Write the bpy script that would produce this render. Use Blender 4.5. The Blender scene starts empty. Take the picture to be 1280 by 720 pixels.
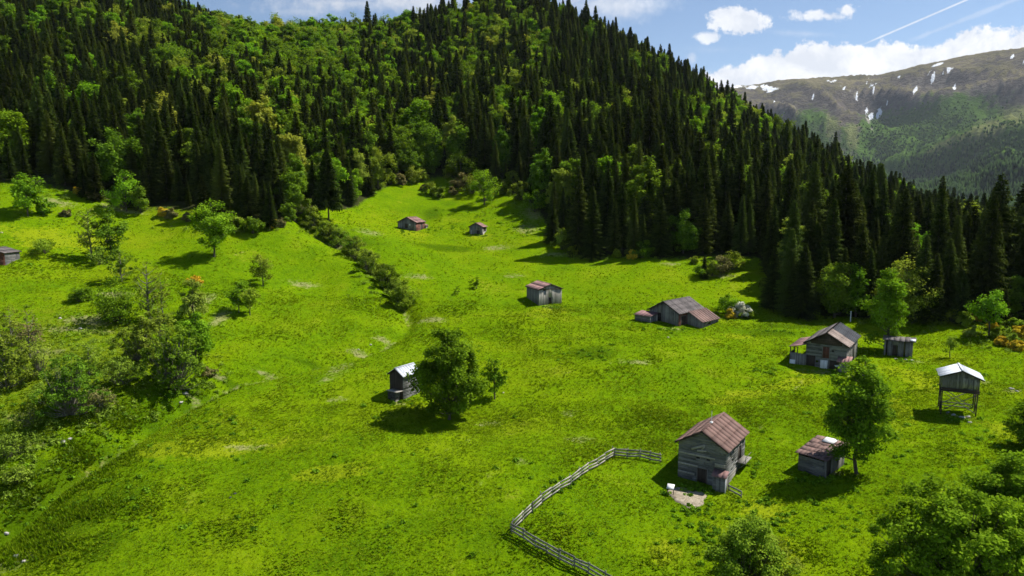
import bpy, math, random
import numpy as np
from mathutils import Vector, Matrix
rng = np.random.default_rng(7)
random.seed(7)
S = bpy.context.scene
COL = S.collection
R = math.radians
PITCH, F = R(7.5), 853.33

# ------------------------------------------------------------------ camera
cam = bpy.data.cameras.new('camera'); cam.lens = 24; cam.sensor_width = 36
cam.clip_start = 0.5; cam.clip_end = 60000
camo = bpy.data.objects.new('camera', cam); COL.objects.link(camo)
camo.rotation_euler = (R(90) - PITCH, 0, 0)
S.camera = camo
CP, SP = math.cos(PITCH), math.sin(PITCH)

def ray(px, py):
    """photograph point (1280x720) -> direction, y component 1"""
    x = (px - 640) / F; y = (360 - py) / F
    d = np.array([x, CP + y * SP, -SP + y * CP])
    return d / d[1]

def proj(x, y, z):
    """world -> photograph point, used to know how large a thing shows"""
    depth = y * CP - z * SP; up = y * SP + z * CP
    depth = np.where(depth < 0.1, 0.1, depth)
    return 640 + F * x / depth, 360 - F * up / depth

# ------------------------------------------------------------------ terrain
ctl = [  # px, py, distance
 (0,720,72),(160,720,70),(320,720,69),(480,720,67),(640,720,65),(800,720,63),(960,720,61),(1120,720,59),(1280,720,57),
 (0,640,83),(100,650,79),(320,600,84),(480,600,82),(640,640,73),(765,575,84),(890,605,80),(1050,600,78),(1200,620,72),(1280,600,72),
 (60,600,86),(130,555,94),(230,492,108),(300,465,117),(370,452,123),(440,438,130),(500,400,146),(500,378,155),
 (60,520,100),(0,540,98),(60,450,116),(0,400,130),(150,450,116),(200,420,128),(150,390,138),(0,330,155),(130,330,162),(100,375,143),
 (330,400,142),(300,395,142),(265,322,170),(330,355,162),(400,350,172),(200,290,185),(0,250,185),(50,268,182),
 (0,232,195),(160,262,195),(245,268,192),(300,285,188),(350,285,188),(430,310,184),(470,345,168),
 (330,550,96),(420,500,107),(500,495,107),(562,522,102),(620,498,108),(560,440,128),(640,430,133),
 (680,380,160),(590,360,172),(540,320,195),(518,289,220),(597,293,218),(480,260,245),(410,275,205),(440,265,230),
 (540,236,272),(500,232,270),(600,245,262),(650,262,238),(690,305,205),(740,322,196),(800,326,190),(870,345,178),(950,325,188),
 (960,390,156),(850,407,142),(920,398,150),(1060,400,150),(1030,458,117),(1150,400,146),(1132,445,124),(1200,400,143),(1280,430,126),
 (1200,518,95),(1280,500,98),(1100,520,96),(960,500,104),(800,480,111),(740,440,124),(760,350,176),
 # the wooded hill
 (0,150,270),(120,150,280),(240,170,270),(340,190,250),(0,50,355),(120,60,370),(240,100,350),(0,-60,450),(100,-25,465),(240,42,480),
 (330,110,380),(330,62,500),(400,58,515),(430,130,380),(430,62,525),(500,190,310),(500,120,400),(500,62,520),(560,40,515),(560,150,350),
 (640,28,520),(640,100,400),(640,180,300),(700,35,515),(760,66,505),(760,150,350),(760,240,250),(850,118,470),(850,190,330),(850,270,235),
 (905,160,440),(960,205,415),(960,270,260),(1020,229,395),(1080,262,375),(1080,320,230),(1150,291,350),(1200,308,335),(1200,345,220),(1280,336,320),(1280,370,210),
 (1420,365,310),(1420,430,140),(1450,640,70),(-160,230,200),(-160,320,150),(-160,450,110),(-160,640,80),(-160,60,350),(-160,-80,450),
]
P = []
for px, py, Y in ctl:
    P.append(ray(px, py) * Y)
for x, y, z in [(-60,20,-43),(0,20,-41),(60,20,-35),(-150,-10,-46),(140,-10,-30),(0,-120,-50),(-200,-150,-60),(200,-150,-30),(-330,60,-25),(320,60,-30),
                (-380,560,190),(-200,600,110),(0,640,70),(150,620,60),(300,540,-10),(420,420,-60),(-500,250,60),(0,800,0),(-300,800,120),(300,800,-80),(520,250,-70)]:
    P.append(np.array([x, y, z], float))
P = np.array(P)
SC = 100.0
def tps_fit(P, lam=0.004, SC=100.):
    n = len(P); X = P[:, :2] / SC
    d2 = ((X[:, None] - X[None]) ** 2).sum(-1)
    K = 0.5 * d2 * np.log(d2 + 1e-12) + lam * np.eye(n)
    A = np.zeros((n + 3, n + 3)); A[:n, :n] = K
    A[:n, n] = 1; A[:n, n+1:] = X; A[n, :n] = 1; A[n+1:, :n] = X.T
    return X, np.linalg.solve(A, np.concatenate([P[:, 2], np.zeros(3)])), SC
def tps_eval(model, x, y):
    X, w, SC = model; n = len(X)
    x = np.asarray(x, float).ravel() / SC; y = np.asarray(y, float).ravel() / SC
    out = np.empty(len(x))
    for i in range(0, len(x), 20000):
        a, b = x[i:i+20000], y[i:i+20000]
        d2 = (a[:, None] - X[None, :, 0]) ** 2 + (b[:, None] - X[None, :, 1]) ** 2
        out[i:i+20000] = (0.5 * d2 * np.log(d2 + 1e-12)) @ w[:n] + w[n] + w[n+1] * a + w[n+2] * b
    return out
TM = tps_fit(P)

_perm = rng.random((256, 256))
def vnoise(x, y):
    xi = np.floor(x).astype(int); yi = np.floor(y).astype(int)
    fx = x - xi; fy = y - yi
    fx = fx * fx * (3 - 2 * fx); fy = fy * fy * (3 - 2 * fy)
    g = lambda a, b: _perm[a & 255, b & 255]
    return (g(xi, yi) * (1-fx) * (1-fy) + g(xi+1, yi) * fx * (1-fy) + g(xi, yi+1) * (1-fx) * fy + g(xi+1, yi+1) * fx * fy) * 2 - 1
def fbm(x, y, o=4, g=.5):
    s = 0; a = 1
    for k in range(o):
        s = s + a * vnoise(x + 17.3 * k, y + 9.1 * k); x = x * 2.03; y = y * 2.03; a *= g
    return s

def poly_dist(x, y, pts):
    d = np.full(np.shape(x), 1e9)
    for (ax, ay), (bx, by) in zip(pts[:-1], pts[1:]):
        vx, vy = bx - ax, by - ay
        t = np.clip(((x - ax) * vx + (y - ay) * vy) / (vx * vx + vy * vy), 0, 1)
        d = np.minimum(d, np.hypot(x - ax - t * vx, y - ay - t * vy))
    return d

def H0(x, y):
    x = np.asarray(x, float); y = np.asarray(y, float); sh = x.shape
    z = tps_eval(TM, x, y).reshape(sh)
    r = np.hypot(x, y - 250)
    t = np.clip((r - 480) / 500, 0, 1); t = t * t * (3 - 2 * t)
    base = -80 - 0.25 * np.clip(r - 400, 0, 1400)
    return z * (1 - t) + base * t

def hit0(px, py, fn, y0=40., y1=900.):
    d = ray(px, py)
    ys = np.arange(y0, y1, 0.5)
    g = fn(d[0] * ys, ys) - d[2] * ys
    i = np.argmax(g > 0)
    if g[i] <= 0: i = len(ys) - 1
    Y = ys[i]
    if i > 0:
        Y = ys[i-1] + 0.5 * (-g[i-1]) / (g[i] - g[i-1] + 1e-9)
    return np.array([d[0] * Y, Y])
stream_px = [(-60,680),(0,650),(60,600),(130,552),(190,516),(232,494),(262,480),(300,466),(370,455),(440,437),(480,422),(505,404),(512,390),(503,372),(486,350),(462,326),(436,305),(410,290),(392,280),(372,262)]
STREAM = [tuple(hit0(a, b, H0)) for a, b in stream_px]

def Hn(x, y):
    z = H0(x, y)
    near = np.clip(1.3 - np.hypot(x, y - 120) / 400, 0, 1)
    z = z + near * (0.55 * fbm(x / 23., y / 23., 3) + 0.12 * fbm(x / 4.1, y / 4.1, 2))
    d = poly_dist(x, y, STREAM)
    low = np.clip((20 - x) / 60, .35, 1.4)
    z = z - (.9 + .7 * low) * np.exp(-(d / 1.9) ** 2) - 1.5 * low * np.exp(-(d / 7.) ** 2)
    return z
def hz(x, y): return float(Hn(np.array([x]), np.array([y]))[0])
def hit(px, py):
    p = hit0(px, py, Hn)
    return Vector((p[0], p[1], hz(p[0], p[1])))

# ------------------------------------------------------------------ mesh helpers
def tag(o, label=None, cat=None, group=None, kind=None):
    if label: o['label'] = label
    if cat: o['category'] = cat
    if group: o['group'] = group
    if kind: o['kind'] = kind
    return o
def mesh_from(name, V, Fs, var=None, mats=(), mi=None, smooth=False):
    """Fs: list of (n,k) int arrays"""
    me = bpy.data.meshes.new(name)
    V = np.asarray(V, np.float32)
    me.vertices.add(len(V)); me.vertices.foreach_set('co', V.ravel())
    nl = sum(f.size for f in Fs); nf = sum(len(f) for f in Fs)
    me.loops.add(nl); me.polygons.add(nf)
    me.loops.foreach_set('vertex_index', np.concatenate([f.ravel() for f in Fs]).astype(np.int32))
    tot = np.concatenate([np.full(len(f), f.shape[1], np.int32) for f in Fs])
    st = np.concatenate([[0], np.cumsum(tot)[:-1]]).astype(np.int32)
    me.polygons.foreach_set('loop_start', st)
    try: me.polygons.foreach_set('loop_total', tot)
    except Exception: pass
    if smooth: me.polygons.foreach_set('use_smooth', np.ones(nf, bool))
    for m in mats: me.materials.append(m)
    if mi is not None: me.polygons.foreach_set('material_index', np.asarray(mi, np.int32))
    me.update(calc_edges=True)
    if var is not None:
        a = me.attributes.new('var', 'FLOAT', 'FACE'); a.data.foreach_set('value', np.asarray(var, np.float32))
    return me
def link(name, me, parent=None):
    o = bpy.data.objects.new(name, me); COL.objects.link(o)
    if parent: o.parent = parent
    return o
def thing(name, loc, rz=0, label=None, cat=None, group=None):
    o = bpy.data.objects.new(name, None); COL.objects.link(o)
    o.empty_display_size = .3
    o.location = loc; o.rotation_euler = (0, 0, rz)
    return tag(o, label, cat, group)

class MB:
    """collects hexahedra and tubes with a per-face value"""
    def __init__(s): s.V = []; s.Q = []; s.v = []; s.n = 0
    def hexa(s, c, var=None):
        c = np.asarray(c, float); b = s.n
        s.V.append(c); s.n += 8
        q = np.array([[0,3,2,1],[4,5,6,7],[0,1,5,4],[1,2,6,5],[2,3,7,6],[3,0,4,7]]) + b
        s.Q.append(q); s.v.append(np.full(6, random.random() if var is None else var))
    def box(s, x0, x1, y0, y1, z0, z1, var=None):
        s.hexa([(x0,y0,z0),(x1,y0,z0),(x1,y1,z0),(x0,y1,z0),(x0,y0,z1),(x1,y0,z1),(x1,y1,z1),(x0,y1,z1)], var)
    def beam(s, a, b, w, h=None, var=None):
        a = np.array(a, float); b = np.array(b, float); h = h or w
        d = b - a; d /= np.linalg.norm(d) + 1e-9
        up = np.array([0,0,1.]) if abs(d[2]) < .95 else np.array([0,1.,0])
        r = np.cross(d, up); r /= np.linalg.norm(r); u = np.cross(r, d)
        c = []
        for p in (a, b):
            for i, j in ((-1,-1),(1,-1),(1,1),(-1,1)): c.append(p + r * w/2 * i + u * h/2 * j)
        s.hexa(c, var)
    def tube(s, pts, rad, k=6, var=None):
        pts = np.asarray(pts, float); n = len(pts); b = s.n
        for i, p in enumerate(pts):
            d = pts[min(i+1, n-1)] - pts[max(i-1, 0)]; d /= np.linalg.norm(d) + 1e-9
            up = np.array([0,0,1.]) if abs(d[2]) < .9 else np.array([1.,0,0])
            r = np.cross(d, up); r /= np.linalg.norm(r); u = np.cross(r, d)
            th = np.arange(k) * 2 * math.pi / k
            s.V.append(p + rad[i] * (np.cos(th)[:, None] * r + np.sin(th)[:, None] * u)); 
        s.n += n * k
        q = []
        for i in range(n-1):
            for j in range(k):
                q.append([b+i*k+j, b+i*k+(j+1)%k, b+(i+1)*k+(j+1)%k, b+(i+1)*k+j])
        s.Q.append(np.array(q)); s.v.append(np.full(len(q), random.random() if var is None else var))
    def mesh(s, name, mat, smooth=False):
        return mesh_from(name, np.concatenate(s.V), [np.concatenate(s.Q)], np.concatenate(s.v), [mat], smooth=smooth)
    def build(s, name, mat, parent=None, smooth=False):
        return link(name, s.mesh(name, mat, smooth), parent)

# ------------------------------------------------------------------ materials
class NT:
    def __init__(s, tree): s.t = tree
    def n(s, typ, **kw):
        nd = s.t.nodes.new(typ)
        for k, v in kw.items():
            if k.startswith('i_'): nd.inputs[k[2:].replace('_', ' ')].default_value = v
            else: setattr(nd, k, v)
        return nd
    def l(s, a, b): s.t.links.new(a, b)
    def m(s, op, a, b=None, c=None, clamp=False):
        nd = s.t.nodes.new('ShaderNodeMath'); nd.operation = op; nd.use_clamp = clamp
        for i, x in enumerate((a, b, c)):
            if x is None: continue
            if isinstance(x, (int, float)): nd.inputs[i].default_value = x
            else: s.l(x, nd.inputs[i])
        return nd.outputs[0]
    def mix(s, f, a, b, mode='MIX'):
        nd = s.t.nodes.new('ShaderNodeMix'); nd.data_type = 'RGBA'; nd.blend_type = mode
        nd.clamp_factor = True
        for i, x in ((0, f), (6, a), (7, b)):
            if isinstance(x, (int, float)): nd.inputs[i].default_value = x
            elif isinstance(x, tuple): nd.inputs[i].default_value = (*x, 1)
            else: s.l(x, nd.inputs[i])
        return nd.outputs[2]
    def noise(s, scale, detail=3, rough=.5, vec=None, dist=0):
        nd = s.n('ShaderNodeTexNoise'); nd.inputs['Scale'].default_value = scale
        nd.inputs['Detail'].default_value = detail; nd.inputs['Roughness'].default_value = rough
        nd.inputs['Distortion'].default_value = dist
        if vec is not None: s.l(vec, nd.inputs['Vector'])
        return nd.outputs[0]
    def ramp(s, f, stops):
        nd = s.n('ShaderNodeValToRGB'); e = nd.color_ramp.elements
        while len(e) < len(stops): e.new(.5)
        for i, (p, c) in enumerate(stops):
            e[i].position = p; e[i].color = (*c, 1) if isinstance(c, tuple) else (c, c, c, 1)
        s.l(f, nd.inputs[0]); return nd.outputs[0]
    def attr(s, name):
        nd = s.n('ShaderNodeAttribute'); nd.attribute_name = name; return nd
    def pos(s): return s.n('ShaderNodeNewGeometry').outputs['Position']
    def ss(s, x, lo, hi):
        nd = s.n('ShaderNodeMapRange'); nd.interpolation_type = 'SMOOTHSTEP'
        nd.inputs['From Min'].default_value = lo; nd.inputs['From Max'].default_value = hi
        s.l(x, nd.inputs['Value']); return nd.outputs[0]
def new_mat(name):
    m = bpy.data.materials.new(name); m.use_nodes = True
    m.node_tree.nodes.clear(); t = NT(m.node_tree)
    t.out = t.n('ShaderNodeOutputMaterial'); return m, t

def leaf_mat(name, dark, light, trans=.35, odd=None, rand=.25):
    m, t = new_mat(name)
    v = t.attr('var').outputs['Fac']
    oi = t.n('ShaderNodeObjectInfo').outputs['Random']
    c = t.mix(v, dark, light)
    if odd: c = t.mix(t.ss(oi, .72, 1.0), c, odd)
    hs = t.n('ShaderNodeHueSaturation')
    t.l(t.m('ADD', t.m('MULTIPLY', oi, rand), 1 - rand/2), hs.inputs['Value'])
    r2 = t.m('FRACT', t.m('MULTIPLY', oi, 7.31))
    t.l(t.m('ADD', t.m('MULTIPLY', r2, .028), .489), hs.inputs['Hue'])
    t.l(c, hs.inputs['Color']); c = hs.outputs[0]
    d = t.n('ShaderNodeBsdfDiffuse'); tr = t.n('ShaderNodeBsdfTranslucent'); mx = t.n('ShaderNodeMixShader')
    t.l(c, d.inputs[0]); t.l(t.mix(1.0, c, (1.15, 1.1, .6), 'MULTIPLY'), tr.inputs[0])
    mx.inputs[0].default_value = trans
    t.l(d.outputs[0], mx.inputs[1]); t.l(tr.outputs[0], mx.inputs[2]); t.l(mx.outputs[0], t.out.inputs[0])
    return m
def bark_mat(name, a, b):
    m, t = new_mat(name)
    n = t.noise(6, 4, .6, t.pos())
    p = t.n('ShaderNodeBsdfPrincipled'); p.inputs['Roughness'].default_value = .9
    t.l(t.ramp(n, [(.3, a), (.7, b)]), p.inputs['Base Color']); t.l(p.outputs[0], t.out.inputs[0])
    return m
def wood_mat(name, dark, light, stretch=(1, 1, 1), rough=.85):
    m, t = new_mat(name)
    tc = t.n('ShaderNodeTexCoord').outputs['Object']
    mp = t.n('ShaderNodeMapping'); mp.inputs['Scale'].default_value = stretch; t.l(tc, mp.inputs[0])
    v = t.attr('var').outputs['Fac']
    g = t.noise(2.2, 5, .7, mp.outputs[0]); s_ = t.noise(.5, 3, .6, tc)
    f = t.m('ADD', t.m('MULTIPLY', v, .5), t.m('MULTIPLY', t.m('SUBTRACT', g, .5), 1.3))
    f = t.m('ADD', f, t.m('ADD', t.m('MULTIPLY', t.m('SUBTRACT', s_, .5), .8), .25), clamp=True)
    p = t.n('ShaderNodeBsdfPrincipled'); p.inputs['Roughness'].default_value = rough
    p.inputs['Specular IOR Level'].default_value = .25
    t.l(t.mix(f, dark, light), p.inputs['Base Color'])
    bp = t.n('ShaderNodeBump'); bp.inputs['Strength'].default_value = .4; bp.inputs['Distance'].default_value = .04
    t.l(g, bp.inputs['Height']); t.l(bp.outputs[0], p.inputs['Normal'])
    t.l(p.outputs[0], t.out.inputs[0]); return m
WOODV = wood_mat('weathered_boards_upright', (.045,.043,.04), (.30,.285,.26), (5, 5, .5))
WOODH = wood_mat('weathered_boards_level', (.035,.036,.036), (.27,.265,.25), (.5, .5, 6))
WOODP = wood_mat('pale_boards', (.12,.115,.10), (.43,.40,.345), (5, 5, .5))
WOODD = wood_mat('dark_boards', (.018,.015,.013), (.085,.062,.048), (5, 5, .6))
WOODR = wood_mat('reddish_boards', (.06,.025,.018), (.22,.09,.065), (2, 2, 2))
RUST = wood_mat('rusted_roof_sheet', (.06,.04,.036), (.25,.155,.13), (.9, .9, 1))
RUSTP = wood_mat('red_brown_roof_sheet', (.10,.062,.05), (.20,.118,.098), (.8, .8, 1))
PINK = wood_mat('faded_red_roof_sheet', (.10,.055,.052), (.33,.19,.175), (1.2, .9, 1))
GREYR = wood_mat('grey_board_roof', (.045,.04,.04), (.17,.148,.142), (1.2, .6, 1))
TARR = wood_mat('dark_felt_roof', (.022,.024,.030), (.055,.06,.07), (1, 1, 1))
ZINC = wood_mat('bright_zinc_roof', (.42,.45,.5), (.68,.71,.76), (3, .4, 1), .45)
WHITE = wood_mat('white_board', (.5,.5,.5), (.75,.75,.74), (1,1,1), .6)
STONE = wood_mat('pale_stone', (.16,.15,.13), (.5,.48,.44), (1.5,1.5,1.5), .95)
TANST = wood_mat('tan_stone', (.14,.115,.075), (.42,.36,.27), (3,3,3), .95)
BARK = bark_mat('bark', (.035,.028,.02), (.12,.10,.075))
BARKG = bark_mat('bark_grey', (.07,.06,.05), (.2,.18,.15))

L_SPR = leaf_mat('spruce_needles', (.018,.034,.007), (.095,.130,.022), .25, (.080,.112,.020), .7)
L_BRO = leaf_mat('broad_leaves', (.060,.118,.008), (.205,.33,.025), .42, (.25,.29,.04), .4)
L_BRI = leaf_mat('bright_leaves', (.085,.175,.008), (.25,.43,.022), .42, None, .2)
L_DKB = leaf_mat('deep_leaves', (.050,.105,.006), (.21,.35,.018), .38, None, .2)
L_OLV = leaf_mat('olive_leaves', (.085,.125,.012), (.29,.38,.04), .38, None, .3)
L_YEL = leaf_mat('yellow_leaves', (.13,.20,.012), (.32,.42,.035), .4, None, .2)
L_ORG = leaf_mat('orange_flowers', (.40,.28,.02), (.68,.50,.04), .3, None, .2)
L_WHT = leaf_mat('white_flowers', (.4,.4,.3), (.75,.75,.65), .2, None, .2)
L_BRN = leaf_mat('budding_twigs', (.085,.085,.03), (.24,.21,.075), .2, None, .3)

# ------------------------------------------------------------------ tree shapes
def rhomb(C, A, B):
    """leaf quads from centre, half-length and half-width vectors"""
    n = len(C); V = np.empty((n, 4, 3)); V[:, 0] = C - A; V[:, 1] = C + B; V[:, 2] = C + A; V[:, 3] = C - B
    return V.reshape(-1, 3), (np.arange(n * 4).reshape(n, 4))
def unit(v): return v / (np.linalg.norm(v, axis=-1, keepdims=True) + 1e-9)
def leaves(C, size, out, r, upb=.7):
    n = len(C)
    nrm = unit(r.normal(size=(n, 3)) * .55 + out * .6 + np.array([0, 0, upb]))
    a = unit(np.cross(nrm, r.normal(size=(n, 3)))); b = np.cross(nrm, a)
    s = size * r.uniform(.6, 1.35, (n, 1))
    return rhomb(C, a * s, b * s * .62)

def spruce_mesh(seed, h=30., rad=3.6, base=.05, gap=.0, mat=None, bare=False):
    r = np.random.default_rng(seed)
    tb = MB(); hs = np.array([0, .3, .7, 1.]) * h
    tb.tube([(0, 0, z if z else -1.) for z in hs], [h * .013, h * .010, h * .005, .02], 6)
    trunk = tb.mesh('trunk', BARK, True)
    V = []; var = []
    z = base * h + .5
    while z < h * .985:
        t = (z - base * h) / (h * (1 - base))
        Rz = rad * min(1, (1 - t) ** .8 * 1.04) * (0.72 + .28 * min(1, t * 7))
        nb = int(7 + 5 * (1 - t))
        a0 = r.uniform(0, 6.28)
        for k in range(nb):
            if r.random() < gap: continue
            L = Rz * r.uniform(.6, 1.22) + .25; az = a0 + 6.283 * k / nb + r.normal() * .2
            d = np.array([math.cos(az), math.sin(az), 0.]); s_ = np.array([-d[1], d[0], 0])
            z0 = z + r.normal() * .15
            dr = L * (.12 + .38 * (1 - t)) * r.uniform(.7, 1.3)
            bv = r.uniform(.05, .7)
            m = max(2, int(L / .5)); st = L / m
            for j in range(m):
                q = (j + .5) / m
                p = d * L * q + np.array([0, 0, z0 - dr * q ** 1.2 + .14 * L * q ** 3])
                w = (.42 + .55 * math.sin(math.pi * min(1, q * .8 + .12))) * min(1.0, .45 + L * .16)
                for sg in (-1, 1):
                    e = p + s_ * sg * w * r.uniform(.8, 1.3) + d * w * .6 + np.array([0, 0, -w * .45 + r.normal() * .1])
                    bb = d * st * .62
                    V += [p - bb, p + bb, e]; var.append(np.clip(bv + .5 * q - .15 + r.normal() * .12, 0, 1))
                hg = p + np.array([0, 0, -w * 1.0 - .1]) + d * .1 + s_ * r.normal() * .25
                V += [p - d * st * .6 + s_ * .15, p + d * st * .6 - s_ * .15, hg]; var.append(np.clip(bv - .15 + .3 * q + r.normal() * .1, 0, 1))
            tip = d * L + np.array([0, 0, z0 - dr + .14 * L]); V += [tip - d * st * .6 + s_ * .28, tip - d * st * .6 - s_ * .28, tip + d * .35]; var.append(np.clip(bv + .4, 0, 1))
        z += h * .0205 * r.uniform(.7, 1.3) * (1 - .35 * t)
    for k in range(5):
        a = k * 1.26; V += [np.array([.12*math.cos(a), .12*math.sin(a), h*.955]), np.array([.12*math.cos(a+1.3), .12*math.sin(a+1.3), h*.955]), np.array([0, 0, h*1.005])]; var.append(.6)
    V = np.array(V)
    crown = mesh_from('crown', V, [np.arange(len(V)).reshape(-1, 3)], var, [mat or L_SPR])
    return trunk, crown

def broad_mesh(seed, h=16., rad=5.5, base=.2, ncl=60, nl=90, ls=.34, mat=None, bark=None, trunk_r=None, clr=None, squash=.75, top=1.0, stems=1, fill=2.3, twigs=True, lean=0.):
    r = np.random.default_rng(seed)
    mat = mat or L_BRO; zb = base * h; cz = zb + (h - zb) * .47; sz = (h - zb) * .53
    tr = trunk_r or h * .016
    # lumpy outline
    ph = r.uniform(0, 6.28, 6)
    C = []
    clr = clr or rad * .27
    while len(C) < ncl:
        u = unit(r.normal(size=3)); q = r.random() ** (1 / fill)
        az = math.atan2(u[1], u[0])
        lump = 1 + .16 * math.sin(2 * az + ph[0]) + .13 * math.sin(3 * az + ph[1] + 2 * u[2]) + .1 * math.sin(5 * u[2] + ph[2])
        zr = u[2] * q
        prof = 1.0 if zr < 0 else (1 - zr * (1 - top) )
        c = np.array([u[0] * rad * q * lump * prof, u[1] * rad * q * lump * prof, cz + zr * sz * (1 + .1 * math.sin(ph[3] + 3 * az))])
        c[:2] *= (1 - clr * .35 / rad)
        c[0] += lean * (c[2] - zb)
        if C and min(np.linalg.norm(c - k) for k in C) < clr * .45: continue
        C.append(c)
    C = np.array(C)
    ax = np.array([0, 0, cz])
    Vs, Fs, vs = [], [], []; off = 0
    for c in C:
        n = int(nl * r.uniform(.6, 1.4)); cr = clr * r.uniform(.7, 1.35)
        o = r.normal(size=(n, 3)); o = unit(o) * (r.random((n, 1)) ** .45) * cr; o[:, 2] *= squash
        o += r.normal(size=(n, 3)) * cr * .12
        out = unit(c - ax + o * 1.2)
        V, Fq = leaves(c + o, ls, out, r)
        Vs.append(V); Fs.append(Fq + off); off += len(V)
        vs.append(np.clip(r.uniform(.1, .9) + r.normal(size=n) * .22, 0, 1))
    V = np.concatenate(Vs); V[:, 2] = np.maximum(V[:, 2], -.2)
    crown = mesh_from('crown', V, [np.concatenate(Fs)], np.concatenate(vs), [mat])
    tb = MB()
    if stems == 1:
        wob = r.normal(size=(6, 2)) * h * .008
        zs = np.linspace(-.8, h * .86, 6)
        axp = np.array([(wob[i, 0] + lean * max(0, z - zb), wob[i, 1], z) for i, z in enumerate(zs)])
        tb.tube(axp, [tr * 1.25, tr, tr * .8, tr * .55, tr * .32, tr * .1], 8)
        roots = lambda z: np.array([np.interp(z, zs, axp[:, 0]), np.interp(z, zs, axp[:, 1]), z])
    else:
        roots = lambda z: np.array([0, 0, max(-.3, z * .1)])
    for i, c in enumerate(C):
        if not twigs and i % 3: continue
        zr = max(zb * .7, c[2] - math.hypot(c[0], c[1]) * r.uniform(.5, .9)) if stems == 1 else 0
        a = roots(zr); mid = a * .5 + c * .5 + np.array([0, 0, -.06 * rad]) + r.normal(size=3) * rad * .04
        rr = tr * (.42 if stems == 1 else .6) * r.uniform(.6, 1.1)
        tb.tube([a, mid, c], [rr, rr * .6, rr * .2], 5)
    trunk = tb.mesh('trunk', bark or BARK, True)
    return trunk, crown

def place_tree(name, tm, cm, loc, rz, sc, label, cat='tree', group=None, trunk_name='trunk', crown_name='crown'):
    t = thing(name, loc, rz, label, cat, group); t.scale = (sc,) * 3 if isinstance(sc, (int, float)) else sc
    link(trunk_name, tm, t); link(crown_name, cm, t)
    return t

# ------------------------------------------------------------------ ground sheet
def axis(core0, core1, step, far, grow=1.16):
    a = list(np.arange(core0, core1 + .01, step))
    s = step; x = core1
    while x < far: s *= grow; x += s; a.append(x)
    s = step; x = core0; b = []
    while x > -far: s *= grow; x -= s; b.append(x)
    return np.array(b[::-1] + a)
xs = axis(-170, 170, 1.0, 8500, 1.09); ys = axis(45, 230, .9, 8500, 1.07)
ys = ys[ys > -3000]
GX, GY = np.meshgrid(xs, ys); GZ = Hn(GX, GY)
V = np.stack([GX.ravel(), GY.ravel(), GZ.ravel()], 1)
nx, ny = len(xs), len(ys)
I = np.arange(nx * ny).reshape(ny, nx)
Fq = np.stack([I[:-1, :-1].ravel(), I[:-1, 1:].ravel(), I[1:, 1:].ravel(), I[1:, :-1].ravel()], 1)

EDGE_PX = [(-200,232),(0,230),(60,236),(110,246),(160,262),(200,264),(245,266),(290,284),(340,284),(375,278),(395,262),(440,262),(470,242),(490,232),(520,226),(560,222),(600,228),(640,242),(672,262),(690,300),(715,315),(760,322),(800,325),(860,326),(900,322),(950,326),(962,360),(975,388),(1010,396),(1060,400),(1120,402),(1180,402),(1230,404),(1280,414),(1450,440)]
_e = [hit0(a, b, Hn) for a, b in EDGE_PX]
EU = np.array([p[0] / p[1] for p in _e]); EY = np.array([p[1] for p in _e])
def edge_y(x, y): return np.interp(x / np.maximum(y, 1), EU, EY)
def blob(X, Y, px, py, rx, ry):
    """soft patch of ground at the place seen there, radii turned to metres"""
    c = hit0(px, py, Hn); a = hit0(px, py - ry, Hn); b = hit0(px, py + ry, Hn)
    wx = max(.5, rx * c[1] / F); wy = max(.5, abs(a[1] - b[1]) / 2)
    wy = min(wy, wx * 4)
    return np.exp(-((X - c[0]) / wx) ** 2 - ((Y - c[1]) / wy) ** 2)
bare_px = [(378,356,26,5),(653,577,9,7),(726,549,22,6),(712,516,12,6),(425,460,22,9),(405,475,14,6),(450,442,18,6),(478,424,16,6),(330,466,24,4),(15,704,26,12),(8,668,14,6),(700,318,30,4),(745,322,22,4),(640,345,18,4),(430,305,26,9),(460,290,20,5),(670,262,26,14),(660,285,20,8),(238,498,16,7),(160,522,26,4),(120,528,18,4),(90,505,22,6),(25,520,25,8),(30,560,30,12),(50,440,40,8),(110,400,40,10),(140,368,30,6),(90,412,50,5),(250,378,18,18),(272,400,12,20),(840,330,20,3),(1232,478,10,3),(1265,487,12,3),(1215,527,6,10),(1062,470,14,3),(1140,452,18,4),(790,452,30,4),(560,462,18,5),(610,530,20,5),(420,500,16,4),(270,470,16,5),(310,560,30,5),(540,400,20,4),(520,345,22,4),(900,345,20,4),(620,310,22,4),(868,606,16,4),(1030,465,26,4),(865,598,30,3),(1000,462,14,3),(1040,592,14,5),(1200,522,24,6),(500,503,12,4),(690,384,16,3),(840,411,26,3),(60,250,40,5),(150,262,40,4),(1170,395,40,4),(975,360,14,12)]
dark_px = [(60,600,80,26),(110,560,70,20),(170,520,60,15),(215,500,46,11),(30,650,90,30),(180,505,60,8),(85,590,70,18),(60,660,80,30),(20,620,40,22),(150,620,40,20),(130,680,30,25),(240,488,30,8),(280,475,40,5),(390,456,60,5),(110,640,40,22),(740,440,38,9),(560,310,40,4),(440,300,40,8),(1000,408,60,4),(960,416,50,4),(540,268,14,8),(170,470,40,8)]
track_px = [[(330,730),(430,672),(520,630),(600,600),(650,570)],[(360,735),(470,668),(560,628),(640,590)],[(760,562),(720,545),(640,520)],[(930,560),(960,520),(1000,480),(1010,462)],[(890,600),(860,600),(830,590)],[(1015,462),(1080,452),(1140,450)],[(840,412),(760,440),(700,470),(640,520),(500,600),(330,690)],[(700,384),(790,405),(815,406)],[(272,330),(330,300),(380,300)]]
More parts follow.
